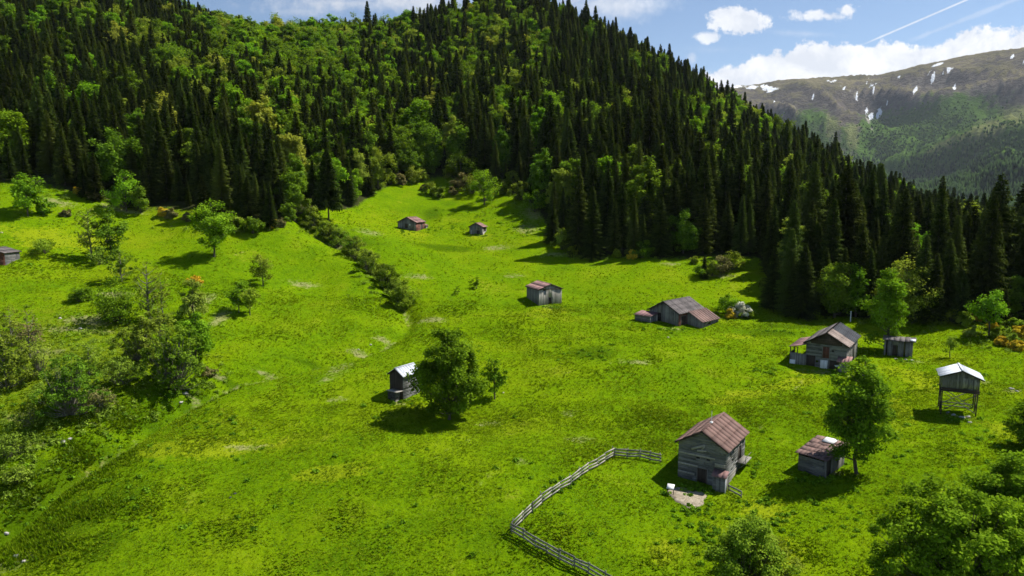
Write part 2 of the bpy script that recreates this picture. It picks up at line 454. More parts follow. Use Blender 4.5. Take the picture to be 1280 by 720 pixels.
yel_px = [(905,502,26,5),(935,492,28,5),(965,484,26,4),(1000,477,26,4),(868,592,16,8),(490,500,20,5),(1150,470,30,14),(1120,510,20,20),(960,640,30,16),(920,420,16,4),(520,292,20,3),(600,296,16,3),(690,388,30,4),(1010,465,22,4),(970,690,40,18),(830,690,20,16),(1260,540,30,30),(60,300,60,14),(240,560,120,14),(420,590,60,10)]
def region(lst, X, Y):
    out = np.zeros(X.shape)
    for b in lst: out = np.maximum(out, blob(X, Y, *b))
    return out
gx, gy = GX.ravel(), GY.ravel()
near = (np.abs(gx) < 400) & (gy > 20) & (gy < 420)
bare = np.zeros(len(gx)); dark = bare.copy(); yel = bare.copy(); wood = bare.copy()
bare[near] = region(bare_px, gx[near], gy[near]); dark[near] = region(dark_px, gx[near], gy[near]); yel[near] = region(yel_px, gx[near], gy[near])
sd = poly_dist(gx[near], gy[near], STREAM)
for tp in track_px:
    tw = [tuple(hit0(a, b, Hn)) for a, b in tp]
    dd = poly_dist(gx[near], gy[near], tw)
    bare[near] = np.maximum(bare[near], .42 * np.exp(-(dd / .55) ** 2) * np.clip(vnoise(gx[near] / 9, gy[near] / 9) + .9, 0, 1))
bare[near] = np.maximum(bare[near], .8 * np.exp(-(sd / 1.0) ** 2) * np.clip(vnoise(gx[near] / 6, gy[near] / 6) + .9, 0, 1))
rough = np.zeros(len(gx))
lf = poly_dist(gx[near], gy[near], STREAM[:9])
pxn, pyn = proj(gx[near], gy[near], GZ.ravel()[near])
rough[near] = np.clip(1.1 - np.hypot((pxn - 60) / 190, (pyn - 470) / 95), 0, 1) ** .7
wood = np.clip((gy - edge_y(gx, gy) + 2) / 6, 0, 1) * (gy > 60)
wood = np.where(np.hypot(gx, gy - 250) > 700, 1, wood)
def ground_mat():
    m, t = new_mat('meadow')
    p = t.pos()
    big = t.noise(.018, 4, .55, p, .4); mid = t.noise(.11, 5, .6, p, .3); fine = t.noise(.9, 6, .72, p); tiny = t.noise(4.5, 3, .7, p)
    g = t.ramp(t.m('ADD', t.m('MULTIPLY', big, .45), t.m('MULTIPLY', mid, .55)), [(.34, (.062,.130,.002)), (.43, (.085,.170,.002)), (.50, (.112,.196,.002)), (.58, (.145,.215,.003)), (.68, (.190,.235,.006))])
    g = t.mix(t.m('MULTIPLY', t.ss(fine, .38, .7), .5), g, (.155,.25,.001))
    g = t.mix(t.m('MULTIPLY', t.ss(fine, .50, .32), .32), g, (.038,.082,.001))
    grain = t.noise(11, 3, .75, p)
    g = t.mix(t.m('MULTIPLY', t.ss(tiny, .55, .72), .45), g, (.19,.27,.006))
    g = t.mix(t.m('MULTIPLY', t.ss(tiny, .46, .32), .3), g, (.040,.085,.002))
    g = t.mix(t.m('MULTIPLY', t.ss(grain, .56, .7), .35), g, (.25,.29,.03))
    g = t.mix(t.m('MULTIPLY', t.ss(grain, .45, .3), .35), g, (.03,.07,.002))
    # dry tan speckle on worn grass
    dry = t.m('MULTIPLY', t.ss(mid, .57, .70), t.ss(fine, .5, .62))
    g = t.mix(t.m('MULTIPLY', dry, .42), g, (.27,.24,.04))
    brk = t.m('ADD', t.m('MULTIPLY', t.m('SUBTRACT', fine, .5), 2.4), t.m('MULTIPLY', t.m('SUBTRACT', mid, .5), 1.6))
    def msk(nm, lo=.25, hi=.75): return t.ss(t.m('ADD', t.attr(nm).outputs['Fac'], t.m('MULTIPLY', brk, t.ss(t.attr(nm).outputs['Fac'], 0, .35))), lo, hi)
    g = t.mix(t.m('MULTIPLY', msk('rough'), .45), g, (.14,.165,.012))
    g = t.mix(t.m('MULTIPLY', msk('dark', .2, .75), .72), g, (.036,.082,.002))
    g = t.mix(t.m('MULTIPLY', msk('yel'), .38), g, (.30,.32,.012))
    g = t.mix(t.m('MULTIPLY', msk('bare', .45, 1.1), .62), g, t.mix(fine, (.17,.16,.06), (.36,.32,.18)))
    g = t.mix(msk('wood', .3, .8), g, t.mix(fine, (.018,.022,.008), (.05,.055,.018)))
    b = t.n('ShaderNodeBsdfPrincipled'); b.inputs['Roughness'].default_value = .95; b.inputs['Specular IOR Level'].default_value = .0
    t.l(g, b.inputs['Base Color'])
    bp = t.n('ShaderNodeBump'); bp.inputs['Strength'].default_value = .9; bp.inputs['Distance'].default_value = .35
    t.l(t.m('ADD', fine, t.m('MULTIPLY', tiny, .35)), bp.inputs['Height']); t.l(bp.outputs[0], b.inputs['Normal'])
    t.l(b.outputs[0], t.out.inputs[0]); return m
GM = ground_mat()
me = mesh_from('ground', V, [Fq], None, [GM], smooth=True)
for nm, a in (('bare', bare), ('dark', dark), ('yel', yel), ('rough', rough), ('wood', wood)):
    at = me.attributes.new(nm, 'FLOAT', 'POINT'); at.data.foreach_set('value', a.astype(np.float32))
tag(link('ground', me), 'sloping green alpine meadow and hillside', kind='structure')

# ------------------------------------------------------------------ grass tufts, one object of stuff
def tuft_field(n, y0, y1, size, seed, pxlim=(-60, 1340)):
    r = np.random.default_rng(seed)
    y = np.sqrt(r.uniform(y0**2, y1**2, n)); x = y * r.uniform(-.84, .84, n)
    k = (y < edge_y(x, y) + 2)
    x, y = x[k], y[k]; return x, y
def grass():
    r = np.random.default_rng(5)
    Vs, Fs, vs = [], [], []; off = 0
    for n, y0, y1, sz in ((150000, 50, 105, .17), (110000, 95, 160, .22), (50000, 150, 250, .28)):
        x, y = tuft_field(n, y0, y1, sz, int(y0))
        keep = vnoise(x / 3.2, y / 3.2) + .6 * vnoise(x / 1.1 + 40, y / 1.1) > r.uniform(-1.6, .7, len(x))
        x, y = x[keep], y[keep]
        z = Hn(x, y); n_ = len(x)
        tall = sz * (.7 + .5 * r.random(n_)) * (1 + .6 * np.clip(vnoise(x / 5 + 9, y / 5), 0, 1))
        tv = np.clip(.55 + .2 * vnoise(x / 7., y / 7.) + r.normal(size=n_) * .28, 0, 1)
        for b in range(4):
            a = r.uniform(0, 6.283, n_); d = np.stack([np.cos(a), np.sin(a), np.zeros(n_)], 1)
            o = np.stack([x, y, z - .03], 1) + d * (tall * .15)[:, None]
            s_ = np.stack([-np.sin(a), np.cos(a), np.zeros(n_)], 1) * (tall * .33)[:, None]
            tip = o + d * (tall * r.uniform(.5, 1.3, n_))[:, None] + np.array([0, 0, 1.]) * (tall * r.uniform(.45, 1.0, n_))[:, None]
            V = np.stack([o - s_, o + s_, tip], 1).reshape(-1, 3)
            Vs.append(V); Fs.append(np.arange(len(V)).reshape(-1, 3) + off); off += len(V)
            vs.append(np.clip(tv + r.normal(size=n_) * .12, 0, 1))
    c = []
    for px, py, rx, ry, k in ((60,600,80,26,2600),(110,560,60,18,1600),(170,520,50,12,1100),(220,497,36,8,500),(50,660,90,34,2600),(130,630,40,26,1100),(262,479,22,4,240),(30,690,60,20,900)):
        P2 = np.array([hit0(np.clip(px + r.normal() * rx * .6, -40, 600), min(735, py + r.normal() * ry * .6), H0, 50.) for _ in range(k // 4)])
        c.append(np.repeat(P2, 4, 0) + r.normal(size=(len(P2) * 4, 2)) * .6)
    c = np.concatenate(c); x, y = c[:, 0], c[:, 1]; z = Hn(x, y); n_ = len(x)
    keep = (vnoise(x / 3.5, y / 3.5) + r.normal(size=n_) * .35 > -.05) & (poly_dist(x, y, STREAM) > 1.2); x, y, z = x[keep], y[keep], z[keep]; n_ = len(x)
    tall = r.uniform(.3, .65, n_); tv = np.clip(r.normal(size=n_) * .22 + .28, 0, 1)
    for b in range(4):
        a = r.uniform(0, 6.283, n_); d = np.stack([np.cos(a), np.sin(a), np.zeros(n_)], 1)
        o = np.stack([x, y, z - .03], 1); s_ = np.stack([-np.sin(a), np.cos(a), np.zeros(n_)], 1) * (tall * .16)[:, None]
        tip = o + d * (tall * r.uniform(.2, .8, n_))[:, None] + np.array([0, 0, 1.]) * (tall * r.uniform(.6, 1.1, n_))[:, None]
        V = np.stack([o - s_, o + s_, tip], 1).reshape(-1, 3)
        Vs.append(V); Fs.append(np.arange(len(V)).reshape(-1, 3) + off); off += len(V); vs.append(tv)
    me = mesh_from('grass', np.concatenate(Vs), [np.concatenate(Fs)], np.concatenate(vs), [GRASSM])
    tag(link('grass', me), 'bright green meadow grass and herbs', kind='stuff')
GRASSM = leaf_mat('grass_blades', (.065,.125,.002), (.225,.285,.008), .35, None, .0)
grass()
def weeds():
    """docks and nettles: low dark leafy clumps strewn in patches"""
    r = np.random.default_rng(11)
    C = []
    for px, py, rx, ry, n in ((740,440,38,11,55),(590,435,26,4,14),(905,465,16,4,0),(955,463,24,5,26),(560,285,30,5,22),(640,290,34,12,30),(545,268,10,7,8),(590,275,20,8,12),
                              (880,670,45,30,70),(960,650,40,30,60),(1060,640,50,30,45),(1010,520,60,30,14),(1100,560,60,40,26),(1240,560,40,30,24),(60,620,80,40,55),(150,600,60,40,40),(240,560,60,30,22),
                              (110,560,60,20,30),(700,600,50,40,20),(1180,470,60,25,16),(960,415,70,5,30),(60,330,60,14,12),(250,520,50,12,20),(870,640,40,10,30),(30,520,40,20,22),(480,540,120,60,22),(868,614,32,5,44),(940,585,6,12,12),(1030,467,30,4,30),(1018,600,22,4,26),(835,412,44,3,36),(690,385,18,3,18),(503,504,14,4,16),(1200,524,24,4,20),(518,291,20,2,16),(598,296,12,2,10),(1130,450,22,3,18),(700,618,60,40,10),(330,620,130,60,26),(480,670,120,40,14),(1180,560,60,30,22)):
        for _ in range(int(n * .6)):
            q = hit(px + r.normal() * rx * .6, py + r.normal() * ry * .6)
            C.append((q.x, q.y, q.z, (.22 + .3 * r.random()) * (1 if py > 400 else 1.3)))
    Vs, Fs, vs = [], [], []; off = 0
    for x, y, z, s_ in C:
        n = 26; o = unit(r.normal(size=(n, 3))) * s_ * r.uniform(.5, 1, (n, 1)); o[:, 2] = np.abs(o[:, 2]) * .7 + .04
        V, Fq = leaves(np.array([x, y, z]) + o, s_ * .42, unit(o), r, .3)
        Vs.append(V); Fs.append(Fq + off); off += len(V); vs.append(np.clip(r.uniform(.35, .9) + r.normal(size=n) * .2, 0, 1))
    tag(link('undergrowth', mesh_from('undergrowth', np.concatenate(Vs), [np.concatenate(Fs)], np.concatenate(vs), [L_DKB])), 'dark leafy weeds growing in patches on the meadow', kind='stuff')
weeds()
def scrub():
    r = np.random.default_rng(21)
    Vs, Fs, vs = [], [], []; off = 0
    for px, py, rx, ry, n, sz in ((60,470,80,55,150,.8),(150,430,70,40,90,.75),(40,550,50,30,60,.7),(190,460,60,30,70,.7),(20,600,30,30,26,.6),(120,520,60,14,50,.6),(230,440,30,40,40,.7),
                                  (410,292,30,10,26,.8),(440,318,16,16,26,.8),(475,352,16,16,26,.8),(250,484,30,6,24,.5),(100,245,80,5,40,.9),(300,287,90,4,40,.9),(560,226,80,6,60,1.0),(650,256,20,18,26,.9),(740,322,60,3,34,.8),(1150,403,120,4,60,.8),(1245,425,30,12,40,.7)):
        for _ in range(n):
            q = hit(np.clip(px + r.normal() * rx * .6, -40, 1320), py + r.normal() * ry * .6); s_ = sz * r.uniform(.5, 1.3)
            k = 34; o = unit(r.normal(size=(k, 3))) * s_ * r.random((k, 1)) ** .4; o[:, 2] = np.abs(o[:, 2]) * .9 + .05
            V, Fq = leaves(np.array([q.x, q.y, q.z]) + o, .17, unit(o), r, .3)
            Vs.append(V); Fs.append(Fq + off); off += len(V); vs.append(np.clip(r.uniform(.1, .9) + r.normal(size=k) * .2, 0, 1))
    tag(link('shrubbery', mesh_from('shrubbery', np.concatenate(Vs), [np.concatenate(Fs)], np.concatenate(vs), [L_OLV])), 'low tangled scrub on the stream banks and along the wood edge', kind='stuff')
scrub()

# ------------------------------------------------------------------ forest
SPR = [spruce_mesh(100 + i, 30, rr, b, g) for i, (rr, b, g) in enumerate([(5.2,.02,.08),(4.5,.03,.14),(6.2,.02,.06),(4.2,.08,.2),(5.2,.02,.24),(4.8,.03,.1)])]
BRO = [broad_mesh(200 + i, 17, rr, b, 85, 95, .38, L_BRO, squash=.8, top=tp, twigs=False) for i, (rr, b, tp) in enumerate([(5.6,.08,1),(4.8,.06,.85),(6.4,.1,1),(5.2,.05,.9),(4.3,.06,.8)])]
BRY = [broad_mesh(220 + i, 17, rr, b, 80, 90, .38, L_BRI, squash=.8, top=.95, twigs=False) for i, (rr, b) in enumerate([(5.2,.07),(4.5,.08)])]
def ridge_y(u): return np.interp(u, [-.9, -.75, -.47, -.25, 0, .15, .31, .45, .6, .75, .9], [520, 500, 495, 530, 530, 520, 455, 410, 365, 335, 330]) + 45
pts = []
sp = 4.85
for yy in np.arange(130, 600, sp):
    row = np.arange(-.98 * yy, .98 * yy, sp)
    x = row + rng.uniform(-.42, .42, len(row)) * sp; y = yy + rng.uniform(-.42, .42, len(row)) * sp
    u = x / y; ey = edge_y(x, y)
    k = (y > ey + 2.5) & (y < ridge_y(u)) & (rng.random(len(x)) < np.where(y > ey + 12, .95, .8))
    pts.append(np.stack([x[k], y[k]], 1))
pts = np.concatenate(pts)
pz = Hn(pts[:, 0], pts[:, 1]); qx, qy = proj(pts[:, 0], pts[:, 1], pz + 12)
def bell(cx, cy, rx, ry): return np.exp(-((qx - cx) / rx) ** 2 - ((qy - cy) / ry) ** 2)
pb = .06 + 0 * qx
for a in [(340,40,70,24,1.0),(420,60,60,30,1.0),(370,85,60,25,.75),(500,50,40,25,.8),(300,60,40,25,.6),(60,12,26,14,.5),(165,38,18,10,.7),(240,75,40,25,.5),(120,25,18,10,.5),(45,30,30,8,.3),
          (545,190,42,45,1.0),(470,150,40,40,.75),(600,110,50,50,.6),(600,45,30,35,.9),(650,25,20,18,.7),(670,60,16,30,.7),(560,70,30,30,.5),(440,100,50,30,.7),(360,120,40,30,.45),(400,210,40,35,.5),(460,210,25,30,.7),
          (680,140,45,18,.65),(770,130,20,15,.7),(790,80,14,14,.5),(745,35,10,8,.5),(890,150,26,25,.9),(925,165,30,22,.8),(870,160,20,20,.6),(960,180,25,15,.5),(930,200,60,20,.35),(1000,230,60,18,.3),
          (20,200,40,18,.8),(70,205,20,20,.4),(160,240,22,16,.6),(280,130,18,26,.4),(330,150,30,20,.35),(520,110,20,30,.4),(850,290,10,16,.5),(900,300,14,20,.5),(1250,340,16,20,.5),(1200,230,40,12,.3),(630,210,40,12,.6)]:
    pb = np.maximum(pb, a[4] * bell(a[0], a[1], a[2] * 1.15, a[3] * 1.15))
pb = np.where(qx > 700, pb * .9, np.minimum(.9, pb * .9)) * np.where((qx > 880) & (qy > 200), .65, 1)
isb = rng.random(len(pts)) < pb
dist = pts[:, 1]; edge_d = dist - edge_y(pts[:, 0], pts[:, 1])
hgt = np.where(isb, rng.normal(17.5, 2.6, len(pts)), rng.normal(21, 4.4, len(pts)) * np.where(rng.random(len(pts)) < .18, .65, 1))
hgt = np.where((edge_d < 9), hgt * rng.uniform(.62, 1, len(pts)), hgt)
leftside = pts[:, 0] / pts[:, 1] < -.25
hgt = np.where(leftside & ~isb, hgt * .8, hgt)
hgt = np.where(pts[:, 1] > 380, hgt * .85, hgt)
hgt = np.where((qx > 1050) & (pts[:, 1] > 240) & ~isb, hgt * .85, hgt)
hgt = np.where((np.abs(qx - 680) < 60) & (edge_d < 22) & (pts[:, 1] < 300) & ~isb, hgt * .48, hgt)
rot = rng.uniform(0, 6.283, len(pts))
var = np.where(isb, 10 + rng.integers(0, 7, len(pts)), rng.integers(0, 6, len(pts)))
# keep trees out of the way of the farm's clearing corner
inview = (np.abs(pts[:, 0] / pts[:, 1]) < .78)
shown = hgt * F / dist * np.where(edge_d < 14, 1.6, 1) * inview
order = np.argsort(-shown)
pick = set(); cs = cb = 0
for i in order:
    if shown[i] <= 0: break
    if isb[i] and cb < 290: pick.add(i); cb += 1
    elif not isb[i] and cs < 290: pick.add(i); cs += 1
def zone(x, y, ed):
    px, _ = proj(np.array([x]), np.array([y]), np.array([hz(x, y)])); px = float(px[0])
    z = ('above the left slope' if px < 130 else 'above the umbrella-shaped tree' if px < 290 else 'beyond the top of the hedgerow' if px < 440 else
         'above the two highest barns' if px < 650 else 'behind the lone gabled barn' if px < 770 else 'uphill of the long low barn' if px < 940 else
         'behind the patched-roof barn' if px < 1100 else 'behind the stilted granary')
    return ('front row ' if ed < 9 else 'second row ' if ed < 20 else 'deep ') , z
sizes = lambda h, m: 'short' if h < m * .82 else 'tall' if h > m * 1.1 else 'middling'
for i in sorted(pick):
    x, y = pts[i]; b = isb[i]
    tm, cm = (BRO + BRY)[var[i] - 10] if b else SPR[var[i]]
    h = hgt[i]; s_ = h / (17 if b else 30); w = s_ * (1.0 if b else 1.08 * (.85 + .35 * ((i * 37) % 17) / 17))
    row, z = zone(x, y, edge_d[i])
    row = row.strip()
    if b:
        lab = f"{sizes(h, 17)} {'bright' if var[i] >= 15 else 'green'} leafy tree, {row} of wood {z}"
    else:
        lab = f"{sizes(h, 21)} dark spruce, {row} of wood {z}"
    place_tree('broadleaf_tree' if b else 'spruce_tree', tm, cm, (x, y, pz[i] - .2), rot[i], (w, w, s_), lab, 'tree', lab.replace(',', ''))
rest = np.array([i for i in range(len(pts)) if i not in pick])

def instancer(name, P3, scale, rot, var, protos, label):
    me = bpy.data.meshes.new(name); me.vertices.add(len(P3)); me.vertices.foreach_set('co', P3.astype(np.float32).ravel())
    for nm, arr, ty in (('sc', scale, 'FLOAT'), ('rot', rot, 'FLOAT'), ('vr', var, 'INT')):
        a = me.attributes.new(nm, ty, 'POINT'); a.data.foreach_set('value', arr.astype(np.int32 if ty == 'INT' else np.float32))
    me.update()
    o = link(name, me); tag(o, label, kind='stuff')
    g = bpy.data.node_groups.new(name, 'GeometryNodeTree')
    g.interface.new_socket('Geometry', in_out='INPUT', socket_type='NodeSocketGeometry')
    g.interface.new_socket('Geometry', in_out='OUTPUT', socket_type='NodeSocketGeometry')
    N, Lk = g.nodes, g.links
    gi = N.new('NodeGroupInput'); go = N.new('NodeGroupOutput'); jo = N.new('GeometryNodeJoinGeometry')
    def named(nm, ty):
        n = N.new('GeometryNodeInputNamedAttribute'); n.data_type = ty; n.inputs[0].default_value = nm; return n.outputs[0]
    sc = named('sc', 'FLOAT'); ro = named('rot', 'FLOAT'); vr = named('vr', 'INT')
    cx = N.new('ShaderNodeCombineXYZ'); Lk.new(ro, cx.inputs[2])
    for k, (v, (tm, cm)) in enumerate(protos.items()):
        cmpn = N.new('FunctionNodeCompare'); cmpn.data_type = 'INT'; cmpn.operation = 'EQUAL'
        Lk.new(vr, cmpn.inputs[2]); cmpn.inputs[3].default_value = int(v)
        iop = N.new('GeometryNodeInstanceOnPoints'); j2 = N.new('GeometryNodeJoinGeometry')
        for mm in (tm, cm):
            src = next(ob for ob in bpy.data.objects if ob.data == mm) if any(ob.data == mm for ob in bpy.data.objects) else bpy.data.objects.new('source', mm)
            oi = N.new('GeometryNodeObjectInfo'); oi.inputs[0].default_value = src; oi.transform_space = 'ORIGINAL'
            Lk.new(oi.outputs['Geometry'], j2.inputs[0])
        Lk.new(gi.outputs[0], iop.inputs['Points']); Lk.new(cmpn.outputs[0], iop.inputs['Selection']); Lk.new(j2.outputs[0], iop.inputs['Instance'])
        Lk.new(cx.outputs[0], iop.inputs['Rotation']); Lk.new(sc, iop.inputs['Scale'])
        Lk.new(iop.outputs[0], jo.inputs[0])
    Lk.new(jo.outputs[0], go.inputs[0])
    md = o.modifiers.new('scatter', 'NODES'); md.node_group = g
    return o
protos = {i: SPR[i] for i in range(6)}; protos.update({10 + i: p for i, p in enumerate(BRO + BRY)})
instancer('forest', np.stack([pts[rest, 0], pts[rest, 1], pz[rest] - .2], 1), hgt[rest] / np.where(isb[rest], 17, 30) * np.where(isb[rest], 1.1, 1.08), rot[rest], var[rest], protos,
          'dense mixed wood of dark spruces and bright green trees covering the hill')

# ------------------------------------------------------------------ far mountains
mp = [(860,112,5600),(905,108,5400),(935,106,5300),(960,104,5300),(985,107,5000),(1010,105,4900),(1045,97,5300),(1075,97,5200),(1100,98,5000),(1120,92,5000),(1150,85,4900),(1180,80,4750),(1220,72,4650),(1280,62,4500),(1340,55,4300),(1420,50,4100),
 (905,150,4300),(940,150,4300),(960,128,4700),(980,170,3900),(1010,128,4500),(1030,150,4100),(1045,118,4650),(1060,140,4250),(1060,165,3900),(1040,185,3600),
 (1062,112,4900),(1070,130,4600),(1078,150,4350),(1088,168,4050),(1094,182,3800),(1085,205,3400),(1060,230,3000),
 (1095,115,4600),(1110,140,4300),(1120,160,3950),(1130,120,4450),(1160,110,4400),(1150,150,3800),(1150,185,3300),(1120,200,3300),(1180,130,4050),(1200,115,4200),(1200,160,3500),(1190,190,3050),(1230,140,3700),(1240,100,4150),
 (1280,105,3900),(1280,135,3300),(1240,165,3100),(1280,165,2850),(1240,195,2650),(1280,190,2400),(1200,215,2600),(1280,215,2050),(1235,225,2150),(1180,245,2300),(1280,240,1700),(1240,262,1600),
 (1400,100,3600),(1400,150,2700),(1400,200,1900),(1400,240,1500)]
MPt = [ray(a, b) * Y for a, b, Y in mp]
for x, y, z in [(1400,7500,300),(3500,7200,700),(5500,5500,900),(600,6800,200),(200,4500,100),(150,3000,-50),(700,1800,-150),(300,1300,-300),(1200,1100,-250),(2600,1000,50),(4500,3000,900),(600,4300,300),(900,3600,200),(900,2600,0),(7000,7500,600),(8000,3000,600),(0,7500,0)]:
    MPt.append(np.array([x, y, z], float))
MPt = np.array(MPt); 
MM = tps_fit(MPt, .01, 1000.)
us = np.arange(.02, 1.30, .0022); Ys = 1100 * (1.0125 ** np.arange(160))
U, Y2 = np.meshgrid(us, Ys); X2 = U * Y2
Z2 = tps_eval(MM, X2, Y2).reshape(X2.shape)
wx = X2 + 120 * fbm(X2 / 700, Y2 / 700, 3); wy = Y2 + 120 * fbm(X2 / 700 + 50, Y2 / 700, 3)
rid = 1 - np.abs(fbm(wx / 420. + .25 * wy / 420, wy / 900., 5, .52))
Z2 = Z2 + (rid - .75) * 160 * np.clip(1.1 - (Z2 - 400) / 620, .14, 1) + 2.5 * fbm(X2 / 60., Y2 / 60., 3)
fall = np.clip((Y2 - 5900) / 1800, 0, 1); Z2 = Z2 * (1 - fall) - 700 * fall
f2 = np.clip((1500 - Y2) / 350, 0, 1); Z2 = Z2 * (1 - f2) - 600 * f2
f3 = np.clip((.12 - U) / .1, 0, 1); Z2 = Z2 * (1 - f3) - 500 * f3
mV = np.stack([X2.ravel(), Y2.ravel(), Z2.ravel()], 1)
a, b = X2.shape; I = np.arange(a * b).reshape(a, b)
mF = np.stack([I[:-1, :-1].ravel(), I[:-1, 1:].ravel(), I[1:, 1:].ravel(), I[1:, :-1].ravel()], 1)
mx, my = proj(mV[:, 0], mV[:, 1], mV[:, 2])
def pb2(lst):
    o = np.zeros(len(mx))
    for cx, cy, rx, ry, *ang in lst:
        t_ = R(ang[0]) if ang else 0; ry = ry * (.8 if len(lst) > 12 and ry < 6 else 1); rx = rx * (.95 if len(lst) > 12 and rx < 13 else 1)
        dx, dy = mx - cx, my - cy
        o = np.maximum(o, np.exp(-((dx * math.cos(t_) + dy * math.sin(t_)) / rx) ** 2 - ((-dx * math.sin(t_) + dy * math.cos(t_)) / ry) ** 2))
    return o
snow = pb2([(920,108,9,3),(938,109,12,3),(962,111,12,4),(955,107,6,2),(1040,101,7,1.8),(1056,110,9,1.8,15),(1095,106,11,2.4,-22),(1086,101,6,1.5,-20),(1162,94,8,3.5,-50),(1166,98,5,2.5,-50),(1185,86,9,2,-15),(1172,81,10,1.8,-18),(1144,113,9,2,-45),(1193,110,3,4),(1267,70,8,1.6,-8),(1071,123,2.5,4),(1089,147,5,3,45),(1098,145,8,1.6,-50),(1110,130,4,1.4,-45),(1082,137,5,1.5,35),(1178,127,3,2),(1277,78,6,1.5,-15),(1016,121,3,1.2,-60),(967,127,5,1.2,-50),(1125,96,4,1.2),(1065,116,3,1.5)])
wet = pb2([(1085,150,26,3,65),(1066,118,20,2.2,50),(1140,118,30,2.5,-48)])
grn = np.clip((my - 118) / 40 + .35 * fbm(mV[:, 0] / 260, mV[:, 1] / 260, 3), 0, 1) * np.clip((mx - 1060 + (my - 140) * .2) / 30, 0, 1)
grn = np.maximum(grn, pb2([(1015,150,26,18),(1200,135,60,22),(1230,165,60,40),(1000,175,60,20),(1060,175,14,22),(1140,160,60,30)]))
mea = pb2([(1232,165,46,17,-20),(1270,145,24,20),(1180,182,40,8,-25),(1065,170,12,22,0),(1040,160,12,20)])
me = mesh_from('mountains', mV, [mF], None, [], smooth=True)
for nm, arr in (('snow', snow), ('grn', grn), ('mea', mea), ('wet', wet)):
    at = me.attributes.new(nm, 'FLOAT', 'POINT'); at.data.foreach_set('value', arr.astype(np.float32))
m, t = new_mat('mountainside')
p = t.pos(); n1 = t.noise(.0035, 6, .62, p, .5); n2 = t.noise(.018, 5, .7, p); n3 = t.noise(.06, 4, .7, p)
z = t.n('ShaderNodeSeparateXYZ'); t.l(p, z.inputs[0])
nz = t.n('ShaderNodeSeparateXYZ'); t.l(t.n('ShaderNodeNewGeometry').outputs['Normal'], nz.inputs[0])
rock = t.ramp(t.m('ADD', t.m('MULTIPLY', n1, .5), t.m('MULTIPLY', n2, .5)), [(.35, (.060,.053,.050)), (.5, (.115,.100,.088)), (.62, (.20,.18,.155))])
tur = t.ramp(n1, [(.35, (.105,.098,.052)), (.65, (.19,.165,.095))])
flat = t.ss(t.m('ADD', nz.outputs[2], t.m('MULTIPLY', t.m('SUBTRACT', n2, .5), .9)), .80, .97)
c = t.mix(flat, rock, tur)
gr = t.mix(n3, (.030,.070,.012), (.095,.165,.028))
def mk(nm, lo, hi, amp): return t.ss(t.m('ADD', t.attr(nm).outputs['Fac'], t.m('MULTIPLY', t.m('SUBTRACT', n2, .5), amp)), lo, hi)
c = t.mix(mk('grn', .3, .75, 1.4), c, gr)
c = t.mix(mk('mea', .35, .8, 1.2), c, t.mix(n2, (.09,.12,.04), (.17,.18,.07)))
c = t.mix(mk('wet', .5, .9, .8), c, (.30,.28,.24))
snf = t.m('ADD', t.attr('snow').outputs['Fac'], t.m('ADD', t.m('MULTIPLY', t.m('SUBTRACT', n2, .5), .7), t.m('MULTIPLY', t.m('SUBTRACT', n3, .5), .9)))
c = t.mix(t.m('MULTIPLY', t.ss(snf, .40, .52), t.ss(t.attr('snow').outputs['Fac'], .08, .2)), c, (.80,.83,.88))
b = t.n('ShaderNodeBsdfPrincipled'); b.inputs['Roughness'].default_value = 1; b.inputs['Specular IOR Level'].default_value = 0
t.l(c, b.inputs['Base Color'])
bp = t.n('ShaderNodeBump'); bp.inputs['Distance'].default_value = 34; bp.inputs['Strength'].default_value = 1.0
t.l(t.m('ADD', n2, t.m('MULTIPLY', n3, .35)), bp.inputs['Height']); t.l(bp.outputs[0], b.inputs['Normal']); t.l(b.outputs[0], t.out.inputs[0])
me.materials.append(m)
tag(link('mountains', me), 'distant bare mountain range with melting snow patches', kind='structure')
# trees on the far slopes: one object of stuff
L_FAR = leaf_mat('far_trees', (.022,.045,.014), (.095,.16,.03), .15, None, 0)
fr = np.random.default_rng(3)
iy = fr.integers(0, a - 1, 260000); ix = fr.integers(0, b_ := len(us) - 1, 260000)
idx = iy * len(us) + ix
j = fr.random((len(idx), 2))
tx = X2.ravel()[idx] + j[:, 0] * (X2.ravel()[idx + 1] - X2.ravel()[idx]); ty = Y2.ravel()[idx] + j[:, 1] * (Y2.ravel()[idx + len(us)] - Y2.ravel()[idx]); 
tz = (1-j[:,0])*(1-j[:,1])*Z2.ravel()[idx] + j[:,0]*(1-j[:,1])*Z2.ravel()[idx+1] + (1-j[:,0])*j[:,1]*Z2.ravel()[idx+len(us)] + j[:,0]*j[:,1]*Z2.ravel()[idx+len(us)+1]
fx, fy = proj(tx, ty, tz)
den = np.clip((fy - 140) / 55, 0, 1) * (.5 + .9 * vnoise(tx / 170, ty / 170)) * (1 - mea[idx] * 1.1)
den = np.maximum(den, np.clip((fy - 188) / 12, 0, 1) * 2.0 * np.clip((fx - 1130) / 40, 0, 1))
den = np.maximum(den, grn[idx] * (fx > 1090) * np.clip((fy - 125) / 20, 0, 1) * (.5 + .8 * vnoise(tx / 120 + 5, ty / 120)) * (1 - mea[idx]))
den *= (fx > 980) & (fy > 128) & (fx < 1380) & (snow[idx] < .2)
k = fr.random(len(tx)) < den
tx, ty, tz, fx, fy = tx[k], ty[k], tz[k], fx[k], fy[k]; n_ = len(tx)
con = fr.random(n_) < np.clip((fy - 175) / 25, .10, .95)
hh = np.where(con, fr.uniform(14, 24, n_), fr.uniform(9, 15, n_)); ww = np.where(con, hh * .2, hh * .45)
ring = np.arange(6) * math.pi / 3
VV = np.zeros((n_, 8, 3)); 
